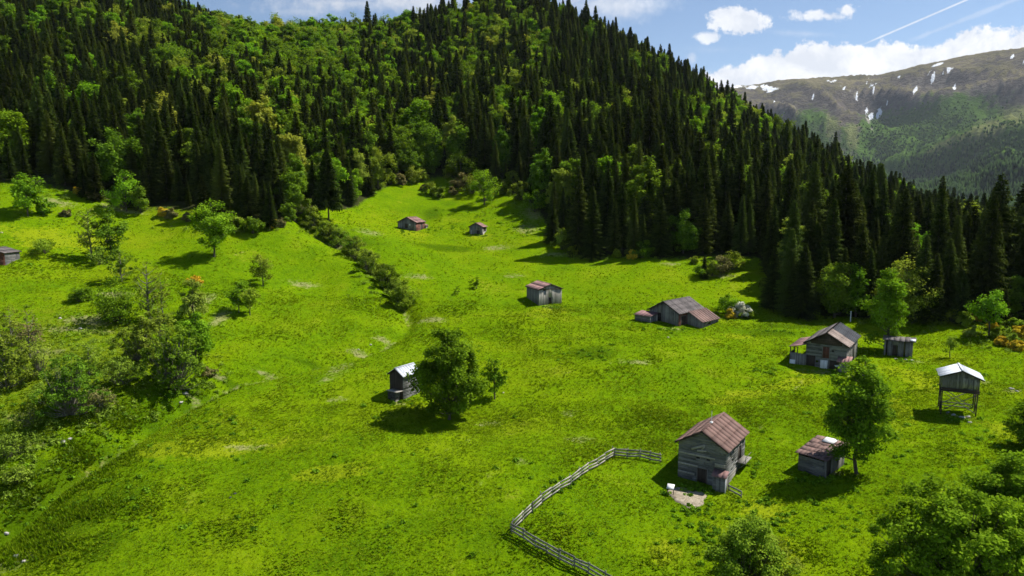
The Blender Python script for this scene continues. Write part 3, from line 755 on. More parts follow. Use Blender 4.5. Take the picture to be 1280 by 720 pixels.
for q in range(6):
    w_ = ww * fr.uniform(.75, 1.2, n_); VV[:, q, 0] = tx + np.cos(ring[q]) * w_; VV[:, q, 1] = ty + np.sin(ring[q]) * w_; VV[:, q, 2] = tz + hh * np.where(con, .12, .45) * fr.uniform(.8, 1.2, n_)
VV[:, 6] = np.stack([tx, ty, tz + hh], 1); VV[:, 7] = np.stack([tx, ty, tz - 3], 1)
ff = []
for q in range(6): ff += [[q, (q+1) % 6, 6], [(q+1) % 6, q, 7]]
FF = (np.array(ff)[None] + (np.arange(n_) * 8)[:, None, None]).reshape(-1, 3)
vv = np.repeat(np.where(con, fr.uniform(0, .25, n_), fr.uniform(.4, 1, n_)), 12)
tag(link('distant_forest', mesh_from('distant_forest', VV.reshape(-1, 3), [FF], vv, [L_FAR])), 'far woods scattered over the lower mountain slopes', kind='stuff')

# ------------------------------------------------------------------ buildings
class Barn:
    """local frame: x across the near gable (A->B), y away along the ridge; origin in the middle of the footprint"""
    def __init__(s, name, label, cat, A, B, C, W=None, L=None, hw=3., rise=1.4, group=None, yaw=None, gable=True, drop=1.2, anchor='B'):
        a, b, c = hit(*A), hit(*B), hit(*C)
        ab = math.atan2(b.y - a.y, b.x - a.x); bc = math.atan2(c.y - b.y, c.x - b.x) - math.pi / 2
        d = (bc - ab + math.pi) % (2 * math.pi) - math.pi
        s.yaw = ab + d / 2 if yaw is None else R(yaw)
        s.W = W or (b - a).xy.length; s.L = L or (c - b).xy.length
        ex = Vector((math.cos(s.yaw), math.sin(s.yaw), 0)); ey = Vector((-ex.y, ex.x, 0))
        ctr = Vector((b.x, b.y, 0)) - ex * s.W / 2 + ey * s.L / 2
        zb = hz(b.x, b.y)
        s.t = thing(name, (ctr.x, ctr.y, zb), s.yaw, label, cat, group)
        s.hw, s.rise, s.drop = hw, rise, drop; s.ex, s.ey = ex, ey
        print(name, 'yaw %.0f W %.1f L %.1f' % (math.degrees(s.yaw), s.W, s.L), 'ab %.0f bc %.0f' % (math.degrees(ab), math.degrees(bc)), 'Y %.0f' % b.y)
    def top(s, kind):
        W, hw, rise = s.W, s.hw, s.rise
        if kind == 'gable': return lambda u: hw + rise * (1 - abs(u - W / 2) / (W / 2))
        return lambda u: hw
    def wall(s, side, style='v', mat=None, op=(), z0=None, z1=None, pw=.24, name='wall', topf=None, u0=0, u1=None, off=0, thick=.07, gapp=.0, label=None):
        """side: n near gable, f far gable, l left, r right"""
        z0 = -s.drop if z0 is None else z0
        W, L = s.W, s.L; full = W if side in 'nf' else L; u1 = full if u1 is None else u1
        tf = topf or s.top('gable' if side in 'nf' else 'flat')
        top = tf if z1 is None else (lambda u: min(tf(u), z1))
        if side == 'n': P = lambda u, o: (-W/2 + u, -L/2 - o)
        elif side == 'f': P = lambda u, o: (-W/2 + u, L/2 + o)
        elif side == 'r': P = lambda u, o: (W/2 + o, -L/2 + u)
        else: P = lambda u, o: (-W/2 - o, -L/2 + u)
        m = MB()
        def piece(ua, ub, za, zb_a, zb_b, o, v):
            if ub - ua < .02 or min(zb_a, zb_b) - za < .01: return
            a0 = P(ua, o); b0 = P(ub, o); a1 = P(ua, o - thick); b1 = P(ub, o - thick)
            m.hexa([(*a0, za), (*b0, za), (*b1, za), (*a1, za), (*a0, zb_a), (*b0, zb_b), (*b1, zb_b), (*a1, zb_a)], v)
        if style == 'v':
            u = u0
            while u < u1 - .01:
                w = min(pw * random.uniform(.8, 1.25), u1 - u); ua, ub = u, u + w - .012
                v = random.random(); o = off + random.uniform(0, .02)
                cuts = sorted([(q[2], q[3]) for q in op if q[0] < (ua + ub) / 2 < q[1]])
                if random.random() > gapp:
                    z = z0
                    for ca, cb in cuts:
                        piece(ua, ub, z, ca, ca, o, v); z = cb
                    e = random.uniform(-.03, .03) if side in 'lr' else 0
                    piece(ua, ub, z, top(ua) + e, top(ub) + e, o, v)
                u += w
        else:
            z = z0; us_ = np.linspace(u0, u1, 81); tv = np.array([top(q) for q in us_])
            zmax = tv.max()
            while z < zmax - .02:
                h = min(pw * random.uniform(.85, 1.2), zmax - z)
                ok0 = us_[tv >= z + .01]; ok1 = us_[tv >= z + h * .8]
                if len(ok0) == 0: break
                a_, b_ = (ok0[0], ok0[-1]) if len(ok1) == 0 else ((ok0[0] + ok1[0]) / 2, (ok0[-1] + ok1[-1]) / 2)
                cuts = sorted([(q[0], q[1]) for q in op if q[2] < z + h / 2 < q[3]])
                segs = []; p = a_
                for ca, cb in cuts: segs.append((p, ca)); p = cb
                segs.append((p, b_))
                for (sa, sb) in segs:
                    p = sa
                    while p < sb - .02:
                        q = min(sb, p + random.uniform(1.6, 4.2))
                        if sb - q < .5: q = sb
                        if random.random() > gapp: piece(p, q - .01, z, z + h - .012, z + h - .012, off + random.uniform(0, .03), random.random())
                        p = q
                z += h
        o = m.build(name, mat or WOODV, s.t)
        if label: o['label'] = label
        return o
    def backing(s, inset=.09):
        pass
    def roof(s, mat=RUST, oe=.45, og=.45, pw=.8, rows=2, name='roof', halves=('l', 'r'), y0=None, y1=None, mats=None, jit=.02):
        W, L = s.W, s.L; y0 = -L/2 - og if y0 is None else y0; y1 = L/2 + og if y1 is None else y1
        sl = s.rise / (W / 2)
        out = []
        for hside in halves:
            sg = -1 if hside == 'l' else 1
            m = MB(); y = y0
            while y < y1 - .02:
                w = min(pw * random.uniform(.85, 1.15), y1 - y); v = random.random()
                for k in range(rows):
                    f0, f1 = k / rows, (k + 1) / rows
                    ext = W / 2 + oe + random.uniform(-.06, .06)
                    xa, xb = ext * (1 - f0), ext * (1 - f1) if k < rows - 1 else 0.0
                    if k > 0: xa += .08
                    j0 = random.uniform(0, jit) + .028 * k; j1 = j0 + random.uniform(0, jit)
                    zt = lambda x: s.hw + s.rise - sl * x + .06
                    c = [(sg*xa, y, zt(xa) + j0), (sg*xa, y + w - .008, zt(xa) + j1), (sg*xb, y + w - .008, zt(xb) + j1), (sg*xb, y, zt(xb) + j0)]
                    c = c if sg > 0 else c[::-1]
                    m.hexa(c + [(p[0], p[1], p[2] + .035) for p in c], np.clip(v + random.uniform(-.25, .25), 0, 1))
                y += w
            out.append(m.build(name, mat, s.t))
        rb = MB(); rb.beam((0, y0, s.hw + s.rise + .13), (0, y1, s.hw + s.rise + .13), .24, .05, .6)
        rb.build('ridge_cap', mat, out[0])
        # rafters and eave boards
        fb = MB()
        for yy in (y0 + .04, y1 - .04):
            for sg in (-1, 1): fb.beam((0, yy, s.hw + s.rise - .02), (sg * (W/2 + oe - .06), yy, s.hw + s.rise - sl * (W/2 + oe - .06) - .02), .05, .16, .25)
        for sg in (-1, 1): fb.beam((sg * (W/2 + oe - .1), y0, s.hw - sl * (oe - .1) - .03), (sg * (W/2 + oe - .1), y1, s.hw - sl * (oe - .1) - .03), .05, .12, .2)
        fb.build('fascia', WOODD, out[0])
        return out
    def slab(s, c, mat, name='roof', th=.05, n=5, label=None, parent=None):
        """sheet roof through four local corners (low-left, low-right, high-right, high-left), split into n strips"""
        m = MB(); c = [np.array(p, float) for p in c]
        for i in range(n):
            f0, f1 = i / n, (i + 1) / n - .004
            q = [c[0] + (c[1]-c[0])*f0, c[0] + (c[1]-c[0])*f1, c[3] + (c[2]-c[3])*f1, c[3] + (c[2]-c[3])*f0]
            dz = random.uniform(0, .025); q = [p + np.array([0, 0, dz]) + (np.array([0,0,random.uniform(0,.03)]) if 1 else 0) for p in q]
            m.hexa(q + [p + np.array([0, 0, th]) for p in q])
        o = m.build(name, mat, parent or s.t)
        if label: o['label'] = label
        return o
    def panel(s, side, u0, u1, z0, z1, mat, name, style='v', off=.03, proud=None, label=None, frame=None):
        """a door or shutter of boards set on a wall side"""
        W, L = s.W, s.L
        P = {'n': lambda u, o: (-W/2 + u, -L/2 - o), 'f': lambda u, o: (-W/2 + u, L/2 + o), 'r': lambda u, o: (W/2 + o, -L/2 + u), 'l': lambda u, o: (-W/2 - o, -L/2 + u)}[side]
        m = MB(); k = max(1, int(((u1 - u0) if style == 'v' else (z1 - z0)) / .2))
        for i in range(k):
            f0, f1 = i / k, (i + 1) / k
            ua, ub, za, zb = (u0 + (u1-u0)*f0, u0 + (u1-u0)*f1 - .01, z0, z1) if style == 'v' else (u0, u1, z0 + (z1-z0)*f0, z0 + (z1-z0)*f1 - .01)
            o0, o1 = off, off - .05
            a0, b0, a1, b1 = P(ua, o0), P(ub, o0), P(ua, o1), P(ub, o1)
            m.hexa([(*a0, za), (*b0, za), (*b1, za), (*a1, za), (*a0, zb), (*b0, zb), (*b1, zb), (*a1, zb)])
        o = m.build(name, mat, s.t)
        if label: o['label'] = label
        if frame:
            fm = MB()
            for ua, ub, za, zb in ((u0 - .1, u0, z0, z1 + .1), (u1, u1 + .1, z0, z1 + .1), (u0, u1, z1, z1 + .1)):
                a0, b0, a1, b1 = P(ua, .055), P(ub, .055), P(ua, -.03), P(ub, -.03)
                fm.hexa([(*a0, za), (*b0, za), (*b1, za), (*a1, za), (*a0, zb), (*b0, zb), (*b1, zb), (*a1, zb)], .5)
            fm.build('frame', frame, o)
        return o
    def door(s, side, u0, u1, z0, z1, mat=None, label=None, inset=True, frame=WOODV):
        o = s.panel(side, u0, u1, z0, z1, mat or WOODD, 'door', 'v', -.06 if inset else .06, label=label, frame=frame)
        return o
    def window(s, side, u0, u1, z0, z1):
        o = s.panel(side, u0, u1, z0, z1, DARKGL, 'window', 'h', -.08, frame=WOODV)
        return o
    def local(s, x, y, z=0): return (x, y, z)
m, t = new_mat('dark_opening'); b = t.n('ShaderNodeBsdfPrincipled'); b.inputs['Base Color'].default_value = (.012,.012,.014,1); b.inputs['Roughness'].default_value = .35; t.l(b.outputs[0], t.out.inputs[0]); DARKGL = m

# 1 two-storey barn beside the fence
B = Barn('barn', 'two-storey plank barn with rusty roof and a white pole, beside the fence', 'barn', (846,597), (906,611), (935,577), hw=4.95, rise=1.75)
W, L = B.W, B.L
dz0, dz1 = W*.42, W*.62
B.wall('n', 'h', WOODH, op=[(dz0, dz1, 0, 1.9), (W*.38, W*.46, 3.0, 3.35), (W*.6, W*.68, 2.95, 3.3)], pw=.27)
B.wall('f', 'h', WOODH, pw=.27); B.wall('l', 'h', WOODH, pw=.3)
B.wall('r', 'h', WOODH, op=[(L*.62, L*.8, 1.9, 3.7), (L*.3, L*.36, 2.6, 3.0)], pw=.3)
B.door('n', dz0, dz1, 0, 1.9); B.window('n', W*.38, W*.46, 3.0, 3.35); B.window('n', W*.6, W*.68, 2.95, 3.3)
B.panel('n', .1, W*.78, 3.35, 3.6, WOODP, 'board', 'h', .1, label='pale board nailed across the gable')
m = MB(); m.beam((-W*.22, -L/2-.09, 4.15), (W*.06, -L/2-.09, 4.95), .05, .26, .9); m.beam((-W*.1, -L/2-.12, 4.1), (W*.1, -L/2-.12, 4.25), .05, .2, .9); m.beam((W*.0, -L/2-.1, 4.3), (W*.07, -L/2-.1, 5.0), .05, .18, .8); m.build('board', WOODP, B.t)
B.panel('n', .0, W*.42, 1.95, 2.2, WOODP, 'board', 'h', .09); B.panel('n', W*.0, W*.36, .85, 1.1, WOODP, 'board', 'h', .09)
B.panel('n', W*.78, W*.995, 2.55, 3.0, WOODP, 'board', 'h', .1)
B.panel('r', L*.05, L*.6, -.25, 1.25, WOODP, 'plank_cladding', 'h', .09, label='pale lower cladding on the sunlit wall')
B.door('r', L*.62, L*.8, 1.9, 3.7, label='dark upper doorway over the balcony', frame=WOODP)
for hs in (('l',), ('r',)): pass
B.roof(RUSTP, .45, .45, 1.1, 3, jit=.01)
m = MB(); m.box(W/2+.02, W/2+1.1, L*.08, L*.42, 1.75, 1.86); 
bal = m.build('balcony', WOODP, B.t)
m = MB(); m.beam((W/2+.06, L*.1, 1.7), (W/2+1.0, L*.1, 1.72), .1); m.beam((W/2+1.0, L*.1, 1.75), (W/2+.05, L*.1, .8), .09); m.beam((W/2+1.0, L*.38, 1.75), (W/2+.05, L*.38, .8), .09); m.beam((W/2+1.05,L*.1,1.86),(W/2+1.05,L*.1,2.6),.07); m.beam((W/2+1.05,L*.1,2.6),(W/2+1.05,L*.4,2.55),.06); m.build('bracket', WOODV, bal)
# entrance closet at the near corner
m = MB(); x = W/2 - 1.15
u = x
while u < W/2 + .28:
    m.box(u, u+.17, -L/2-1.0, -L/2-.94, -.9, 1.72 + random.uniform(-.02,.02)); u += .18
yy = -L/2 - 1.0
while yy < -L/2 - .2:
    m.box(W/2+.28, W/2+.34, yy, yy+.17, -.9, 1.75); m.box(x-.06, x, yy, yy+.17, -.9, 1.75); yy += .18
cl = m.build('porch_closet', WOODH, B.t)
o = B.slab([(x-.2, -L/2-1.2, 1.72), (W/2+.5, -L/2-1.2, 1.72), (W/2+.5, -L/2-.1, 2.25), (x-.2, -L/2-.1, 2.25)], PINK, 'porch_roof', .05, 3, parent=cl)
m = MB(); m.beam((W/2+.36, -L/2-1.06, -.9), (W/2+.36, -L/2-1.06, 1.8), .09, .09, 1.0); m.build('corner_post', WHITE, cl)
m = MB(); m.tube([(0, -L/2+3.2, B.hw+B.rise), (.02, -L/2+3.2, B.hw+B.rise+1.7)], [.045, .03], 6, .9); pl = m.build('pole', WHITE, B.t)
m = MB(); m.box(-.16, .16, -L/2+3.0, -L/2+3.4, B.hw+B.rise+.1, B.hw+B.rise+.26, .9); m.build('pole_foot', WHITE, pl)
BARN1 = B

# 2 leaning shed
B = Barn('shed', 'low tumbledown shed with patchy rusty lean-to roof under the tall slim tree', 'shed', (998,587), (1031,598), (1053,580), hw=2.5, rise=.0)
W, L = B.W, B.L
hf, hb = 2.3, 3.1
ft = lambda u: hf + 0*u
B.wall('n', 'h', WOODH, topf=ft, pw=.22, gapp=.04)
B.wall('r', 'v', WOODV, topf=lambda u: hf + (hb-hf) * u / L, op=[(.15, 1.5, -.3, 2.2)], gapp=.05)
B.wall('l', 'h', WOODH, topf=lambda u: hf + (hb-hf) * u / L); B.wall('f', 'h', WOODH, topf=lambda u: hb)
B.door('r', .2, 1.4, -.3, 2.1, WOODD, frame=WOODV)
m = MB(); y0, y1 = -L/2-.35, L/2+.3; nxp, nyp = 8, 5
for i in range(nxp):
    for k in range(nyp):
        if (i, k) in ((2,4),(3,4)) : continue
        xa = -W/2-.35 + (W+.7)*i/nxp; xb = xa + (W+.7)/nxp*random.uniform(.93,1.08); ya = y0+(y1-y0)*k/nyp; yb = ya+(y1-y0)/nyp*1.12
        za = hf+.03+(hb-hf)*(ya+L/2)/L+.03*k*0+random.uniform(0,.06); zb=hf+.03+(hb-hf)*(yb+L/2)/L+random.uniform(0,.06)
        m.hexa([(xa,ya,za),(xb,ya,za+random.uniform(-.02,.04)),(xb,yb,zb),(xa,yb,zb),(xa,ya,za+.04),(xb,ya,za+.05),(xb,yb,zb+.04),(xa,yb,zb+.04)])
rf = m.build('roof', RUST, B.t); rf['label'] = 'patchy rusty sheets'
m = MB(); m.hexa([(-W*.22, L*.28, hb-.02), (W*.2, L*.3, hb-.0), (W*.2, L/2+.35, hb+.2), (-W*.24, L/2+.3, hb+.2), (-W*.22, L*.28, hb+.06), (W*.2, L*.3, hb+.06), (W*.2, L/2+.35, hb+.26), (-W*.24, L/2+.3, hb+.26)], .9); m.build('patch', WHITE, rf)
m = MB(); m.beam((W/2+.25,-L/2-.1,-.8),(W/2-.1,-L/2-.05,2.3),.1); m.beam((W/2+.1,L*.1,-.8),(W/2+.08,L*.12,2.4),.1); m.build('prop_post', WOODV, B.t)

# 3 stilted granary
B = Barn('stilted_granary', 'small plank granary raised on stilts with cross braces and a bright zinc roof', 'granary', (1180,514), (1221,521), (1224,503), hw=5.6, rise=.95, W=4.5, L=3.5, yaw=-27)
W, L = B.W, B.L; fl = 3.45
for sd_, st in (('n','v'),('f','v'),('l','v'),('r','v')):
    B.wall(sd_, st, WOODV, z0=fl, op=([(W*.72,W*.8,fl+.5,fl+1.9)] if sd_=='n' else []), pw=.22)
B.panel('n', W*.55, W*.68, fl+.55, fl+1.95, WOODP, 'shutter', 'v', .06); B.panel('n', W*.71, W*.82, fl+.5, fl+1.95, WOODV, 'shutter', 'v', .06); B.panel('n', W*.86, W*.97, fl+.5, fl+1.9, WOODP, 'shutter', 'v', .06)
B.panel('n', -.05, W+.05, fl-.1, fl+.35, WOODD, 'floor_skirt', 'h', .1)
B.roof(ZINC, .5, .75, .6, 1)
m = MB(); m.box(-W/2-.1, W/2+.1, -L/2-.15, L/2+.15, fl-.16, fl-.02, .2); m.build('platform', WOODD, B.t)
for sx in (-1, 1):
    for sy in (-1, 0, 1):
        m = MB(); m.beam((sx*(W/2-.12)+random.uniform(-.05,.05), sy*(L/2-.1), -1.2), (sx*(W/2-.1), sy*(L/2-.1), fl-.1), .14, .14); m.build('stilt', WOODD, B.t)
for y_ in (-L/2+.1, L/2-.1):
    for (x0,z0,x1,z1) in ((-W/2+.1,.3,W/2-.1,fl-.3),(-W/2+.1,fl-.3,W/2-.1,.3)):
        m = MB(); m.beam((x0,y_,z0),(x1,y_+.03*(z1>z0),z1),.1,.08); m.build('brace', WOODV, B.t)
for sx in (-1,1):
    m = MB(); m.beam((sx*(W/2-.1),-L/2+.1,.3),(sx*(W/2-.1),L/2-.1,fl-.3),.09,.09); m.build('brace', WOODD, B.t)
for z_ in (.25, .75):
    m = MB(); m.box(-W/2+.1,W/2-.1,L/2-.2,L/2-.14,z_,z_+.12,.5); m.build('low_rail', WOODV, B.t)
GRAN = B

# 4 barn with patched roof, lean-to and shed porch
B = Barn('barn', 'grey plank barn with half black, half brown roof and an open lean-to', 'barn', (1006,457), (1057,463), (1075,446), hw=4.3, rise=1.9)
W, L = B.W, B.L
ops = [(W*.02, W*.24, -.2, 1.9), (W*.42, W*.58, 1.6, 3.8), (W*.64, W*.69, 2.9, 3.3), (W*.6, W*.98, -.5, 1.5), (W*.26,W*.32,.7,1.1)]
B.wall('n', 'h', WOODH, op=ops, pw=.3); 
B.wall('l', 'h', WOODH); B.wall('f', 'h', WOODH)
B.wall('r', 'v', WOODV, gapp=.16, z1=4.25)
B.door('n', W*.02, W*.24, -.4, 1.9, WOODD); B.door('n', W*.42, W*.58, 1.6, 3.8, WOODR, label='reddish upper loft door'); B.window('n', W*.64, W*.69, 2.9, 3.3)
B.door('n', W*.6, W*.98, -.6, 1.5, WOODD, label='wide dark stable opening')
B.panel('n', W*.12, W*.88, B.hw-.2, B.hw+.25, WOODD, 'gable_board', 'h', .1)
m = MB()
for k in range(9):
    z = B.hw + .2 + k*.19; hwid = (W/2) * (1 - (z + .1 - B.hw)/B.rise)
    if hwid > .2: m.box(-hwid, hwid, -L/2-.14, -L/2-.07, z, z+.18)
m.build('gable_board', WOODD, B.t)
B.panel('n', W*.38, W*.56, -.9, 1.35, WHITE, 'leaning_door', 'v', .22, label='pale door leaned on the wall')
GREYR2 = wood_mat('brown_board_roof', (.10,.075,.062), (.34,.27,.235), (3, .5, 1))
rl = B.roof(GREYR, .5, .4, .6, 2, halves=('l',))
r1 = B.roof(GREYR2, .5, .4, .6, 2, halves=('r',), y1=-L*.12); r2 = B.roof(TARR, .5, .4, .9, 2, halves=('r',), y0=-L*.12)
for o in r1: o['label'] = 'brown boards of the near half'
for o in r2: o['label'] = 'black felt of the far half'
# lean-to on the left
m = MB(); lx = -W/2 - 2.6
u = lx
while u < -W/2 - .1: m.box(u, u+.19, -L/2-.1, -L/2-.03, -1.2, 2.05 + random.uniform(-.1,.05)); u += .2
yy = -L/2
while yy < -L/2 + 3.4: m.box(lx-.05, lx+.02, yy, yy+.19, -1.2, 2.0); yy += .2
lt = m.build('lean_to', WOODV, B.t)
m = MB()
for x_, y_ in ((lx, -L/2), (lx+1.2, -L/2), (lx, -L/2+3.3)): m.beam((x_, y_, -1), (x_, y_, 3.1), .13)
m.build('post', WOODD, lt)
B.slab([(lx-.3, L/2-2.8, 3.0), (lx-.3, -L/2-.4, 3.0), (-W/2+.1, -L/2-.4, 3.75), (-W/2+.1, L/2-2.8, 3.75)], PINK, 'lean_to_roof', .05, 6, parent=lt)
m = MB(); m.box(lx, lx+.95, -L/2-.17, -L/2-.12, -.6, .75, .8); m.build('sheet', WHITE, lt)
# porch at the right corner
m = MB(); px_ = W/2
for k in range(6): m.box(px_+.05+k*.2-1.0, px_+.24+k*.2-1.0, -L/2-1.1, -L/2-1.04, -.9, 1.3)
for k in range(5): m.box(px_+.25, px_+.31, -L/2-1.1+k*.22, -L/2-.9+k*.22, -.9, 1.4)
po = m.build('porch_wall', WOODV, B.t)
B.slab([(px_-1.3, -L/2-1.4, 1.55), (px_+.9, -L/2-1.4, 1.5), (px_+.9, -L/2+.7, 2.3), (px_-1.3, -L/2+.0, 2.25)], PINK, 'porch_roof', .06, 4, parent=po)
BARN4 = B
# pole and table by it
p = hit(1063,402); t_ = thing('pole', p, 0, 'short white pole standing behind the barn with the patched roof', 'pole'); m = MB(); m.tube([(0,0,-.3),(0,0,2.2)],[.11,.1],8,.9); m.build('shaft', WHITE, t_); m = MB(); m.tube([(0,0,2.2),(0,0,2.3)],[.16,.15],8,.8); m.build('cap', WHITE, t_)
p = hit(1051,463); t_ = thing('table', p, R(-10), 'low dark table with a white top in front of the barn with the patched roof', 'table')
m = MB(); m.box(-1.0,1.0,-.45,.45,.72,.8,.9); m.build('table_top', WHITE, t_)
for sx in (-.85,.85):
    for sy in (-.35,.35): m = MB(); m.beam((sx,sy,-.2),(sx,sy,.72),.12,.12,.1); m.build('leg', WOODD, t_)

# 5 outhouse
B = Barn('shed', 'narrow flat-roofed dark shed behind the bright tree, on pale rubble', 'shed', (1112,446), (1140,447), (1150,440), hw=2.9, rise=0, W=4.6, L=2.4)
W, L = B.W, B.L
for sd_ in 'nflr': B.wall(sd_, 'v', WOODV if sd_ in 'nr' else WOODD, topf=lambda u: 2.9, gapp=.06, op=([(W*.3,W*.5,-.1,2.0)] if sd_=='n' else []))
B.door('n', W*.3, W*.5, -.1, 2.0)
B.slab([(-W/2-.3,-L/2-.4,2.85),(W/2+.5,-L/2-.4,2.85),(W/2+.5,L/2+.4,3.15),(-W/2-.3,L/2+.4,3.15)], GREYR, 'roof', .07, 6)
m = MB(); m.box(W/2-.5,W/2+.4,-L/2-.3,L/2+.1,3.1,3.16,.9); m.build('roof_sheet', ZINC, B.t)

# 6 long low barn
B = Barn('barn', 'long low barn with grey-brown roof and a small annex', 'barn', (813,404), (848,408), (884,397), hw=2.9, rise=2.0, yaw=-46, W=7.4, L=9.5)
W, L = B.W, B.L
B.wall('n', 'v', WOODV, op=[(W*.28,W*.42,-.2,2.3)]); B.wall('f', 'v', WOODV); B.wall('l', 'v', WOODV)
B.wall('r', 'v', WOODR, op=[(L*.1,L*.3,-.3,2.0)], z1=2.85, gapp=.05)
B.door('n', W*.28, W*.42, -.2, 2.3); B.door('r', L*.1, L*.3, -.3, 2.0)
B.roof(GREYR, .5, .5, .6, 3)
# wing on the right
ww_, wy0, wy1 = 3.4, -L/2 + 3.4, L/2 + .6
sl = B.rise/(W/2); zt = lambda x: B.hw + B.rise - sl*abs(x)
m = MB(); x0 = W/2
u = x0
while u < x0 + ww_: m.hexa([(u,wy0-.06,-1.5),(u+.2,wy0-.06,-1.5),(u+.2,wy0,-1.5),(u,wy0,-1.5),(u,wy0-.06,zt(u)),(u+.2,wy0-.06,zt(u+.2)),(u+.2,wy0,zt(u+.2)),(u,wy0,zt(u))]); u += .21
yy = wy0
while yy < wy1: 
    for za, zb in ((-1.8, .1), (1.0, zt(x0+ww_))) if wy0+1.2 < yy < wy0+3.6 else ((-1.8, zt(x0+ww_)),): m.box(x0+ww_, x0+ww_+.06, yy, yy+.2, za, zb)
    yy += .21
u = x0
while u < x0 + ww_: m.box(u,u+.2,wy1,wy1+.06,-1.5,zt(u+.2)); u += .21
wg = m.build('wing_wall', WOODV, B.t)
m = MB(); m.beam((x0+ww_+.1,wy0+1.3,.2),(x0+ww_+.1,wy0+3.5,.9),.06,.5); m.build('shelf_board', WOODP, wg)
B.slab([(x0+ww_+.5, wy0-.4, zt(x0+ww_+.5)+.07), (x0+ww_+.5, wy1+.4, zt(x0+ww_+.5)+.07), (x0+.3, wy1+.4, zt(x0+.3)+.07), (x0+.3, wy0-.4, zt(x0+.3)+.07)], RUST, 'wing_roof', .05, 8, parent=wg)
# annex
ax0, ax1, ay0, ay1 = -W/2-1.6, -W/2+2.3, -L/2-3.0, -L/2-.6
m = MB()
z = -1.3
while z < 1.75: m.box(ax0,ax1,ay0-.06,ay0,z,z+.23); z += .24
yy = ay0
while yy < ay1: m.box(ax1,ax1+.06,yy,yy+.2,-1.3,1.9); m.box(ax0-.06,ax0,yy,yy+.2,-1.3,1.9); yy += .21
an = m.build('annex_wall', WOODH, B.t)
for yy, h_ in ((ay0, 1.9), (ay1, 2.)):
    m = MB(); m.beam((ax1+.1,yy,-1.),(ax1+.1,yy,h_),.1,.35,.9); m.build('pale_post', WOODP, an)
B.slab([(ax0-.35,ay0-.3,1.8),(ax1+.3,ay0-.3,1.8),(ax1+.5,ay1+.2,2.4),(ax0-.2,ay1+.2,2.4)], PINK, 'annex_roof', .05, 5, parent=an)

# 7 gabled barn in mid meadow : near gable faces right
B = Barn('barn', 'lone pale plank barn with pinkish gabled roof in the middle of the meadow', 'barn', (676,382), (702,379), (690,370), hw=3.6, rise=1.1, W=6.0, L=6.8)

W, L = B.W, B.L
B.wall('n', 'v', WOODP, op=[(W*.42,W*.58,-.1,1.5),(W*.2,W*.28,3.2,3.6)], pw=.3)
B.door('n', W*.42, W*.58, -.1, 1.5); B.window('n', W*.2, W*.28, 3.2, 3.6)
B.wall('f', 'v', WOODV); B.wall('l', 'v', WOODV); B.wall('r', 'v', WOODV)
m = MB(); m.box(-W/2,W/2,-L/2-.16,-L/2-.08,B.hw-.12,B.hw+.04,.2); m.build('beam', WOODD, B.t)
B.roof(PINK, .35, .35, .7, 2)

# 8 high barn
B = Barn('barn', 'grey barn with faded red roof and reddish bay, left of the two top barns', 'barn', (496,288), (520,289), (541,284), hw=2.9, rise=1.5, W=6.4, L=6.6, yaw=-18)
W, L = B.W, B.L
B.wall('n', 'v', WOODV, pw=.35); B.wall('f', 'v', WOODV); B.wall('l', 'v', WOODV)
B.wall('r', 'v', WOODR, op=[(L*.52,L*.75,-1,2.4)], z1=2.85)
B.door('r', L*.52, L*.75, -1, 2.4)
B.panel('n', W*.62, W*.7, 1.7, 2.3, WHITE, 'shutter', 'v', .08); B.panel('n', W*.4, W*.55, 1.0, 2.4, WOODD, 'door', 'v', .06)
B.panel('r', L*.0, L*.45, -.8, 1.2, WOODR, 'low_cladding', 'h', .1, label='reddish low cladding')
B.roof(PINK, .4, .4, .8, 2)
m = MB()
for k in range(8): m.box(W/2-1.2+k*.2, W/2-1.01+k*.2, L/2+1.5, L/2+1.56, -1.6, 1.5)
for k in range(8): m.box(W/2+.3, W/2+.36, L/2+.1+k*.2, L/2+.29+k*.2, -1.6, 1.6)
ex_ = m.build('lean_to', WOODV, B.t)
B.slab([(W/2+.6,L/2-.1,1.5),(W/2+.6,L/2+1.8,1.5),(W/2-1.3,L/2+1.8,2.4),(W/2-1.3,L/2-.1,2.4)], PINK, 'lean_to_roof', .05, 4, parent=ex_)

# 9 small hut
B = Barn('hut', 'small dark hut with pinkish roof, the lower right of the two top barns', 'hut', (585,293), (603,294), (611,288), hw=2.7, rise=1.1, W=4.4, L=3.8, yaw=-18)
W, L = B.W, B.L
B.wall('n', 'v', WOODV, op=[(W*.55,W*.8,-.3,1.5)]); B.door('n', W*.55, W*.8, -.3, 1.5)
B.wall('f', 'v', WOODV); B.wall('l', 'v', WOODV); B.wall('r', 'v', WOODV, op=[(L*.4,L*.8,1.2,2.3)])
B.roof(PINK, .4, .35, .7, 2)
B.panel('n', W*.08, W*.2, -.8, 1.6, WOODP, 'leaning_board', 'v', .14); B.panel('r', L*.05, L*.4, -.8, 1.0, WOODP, 'leaning_board', 'v', .12)

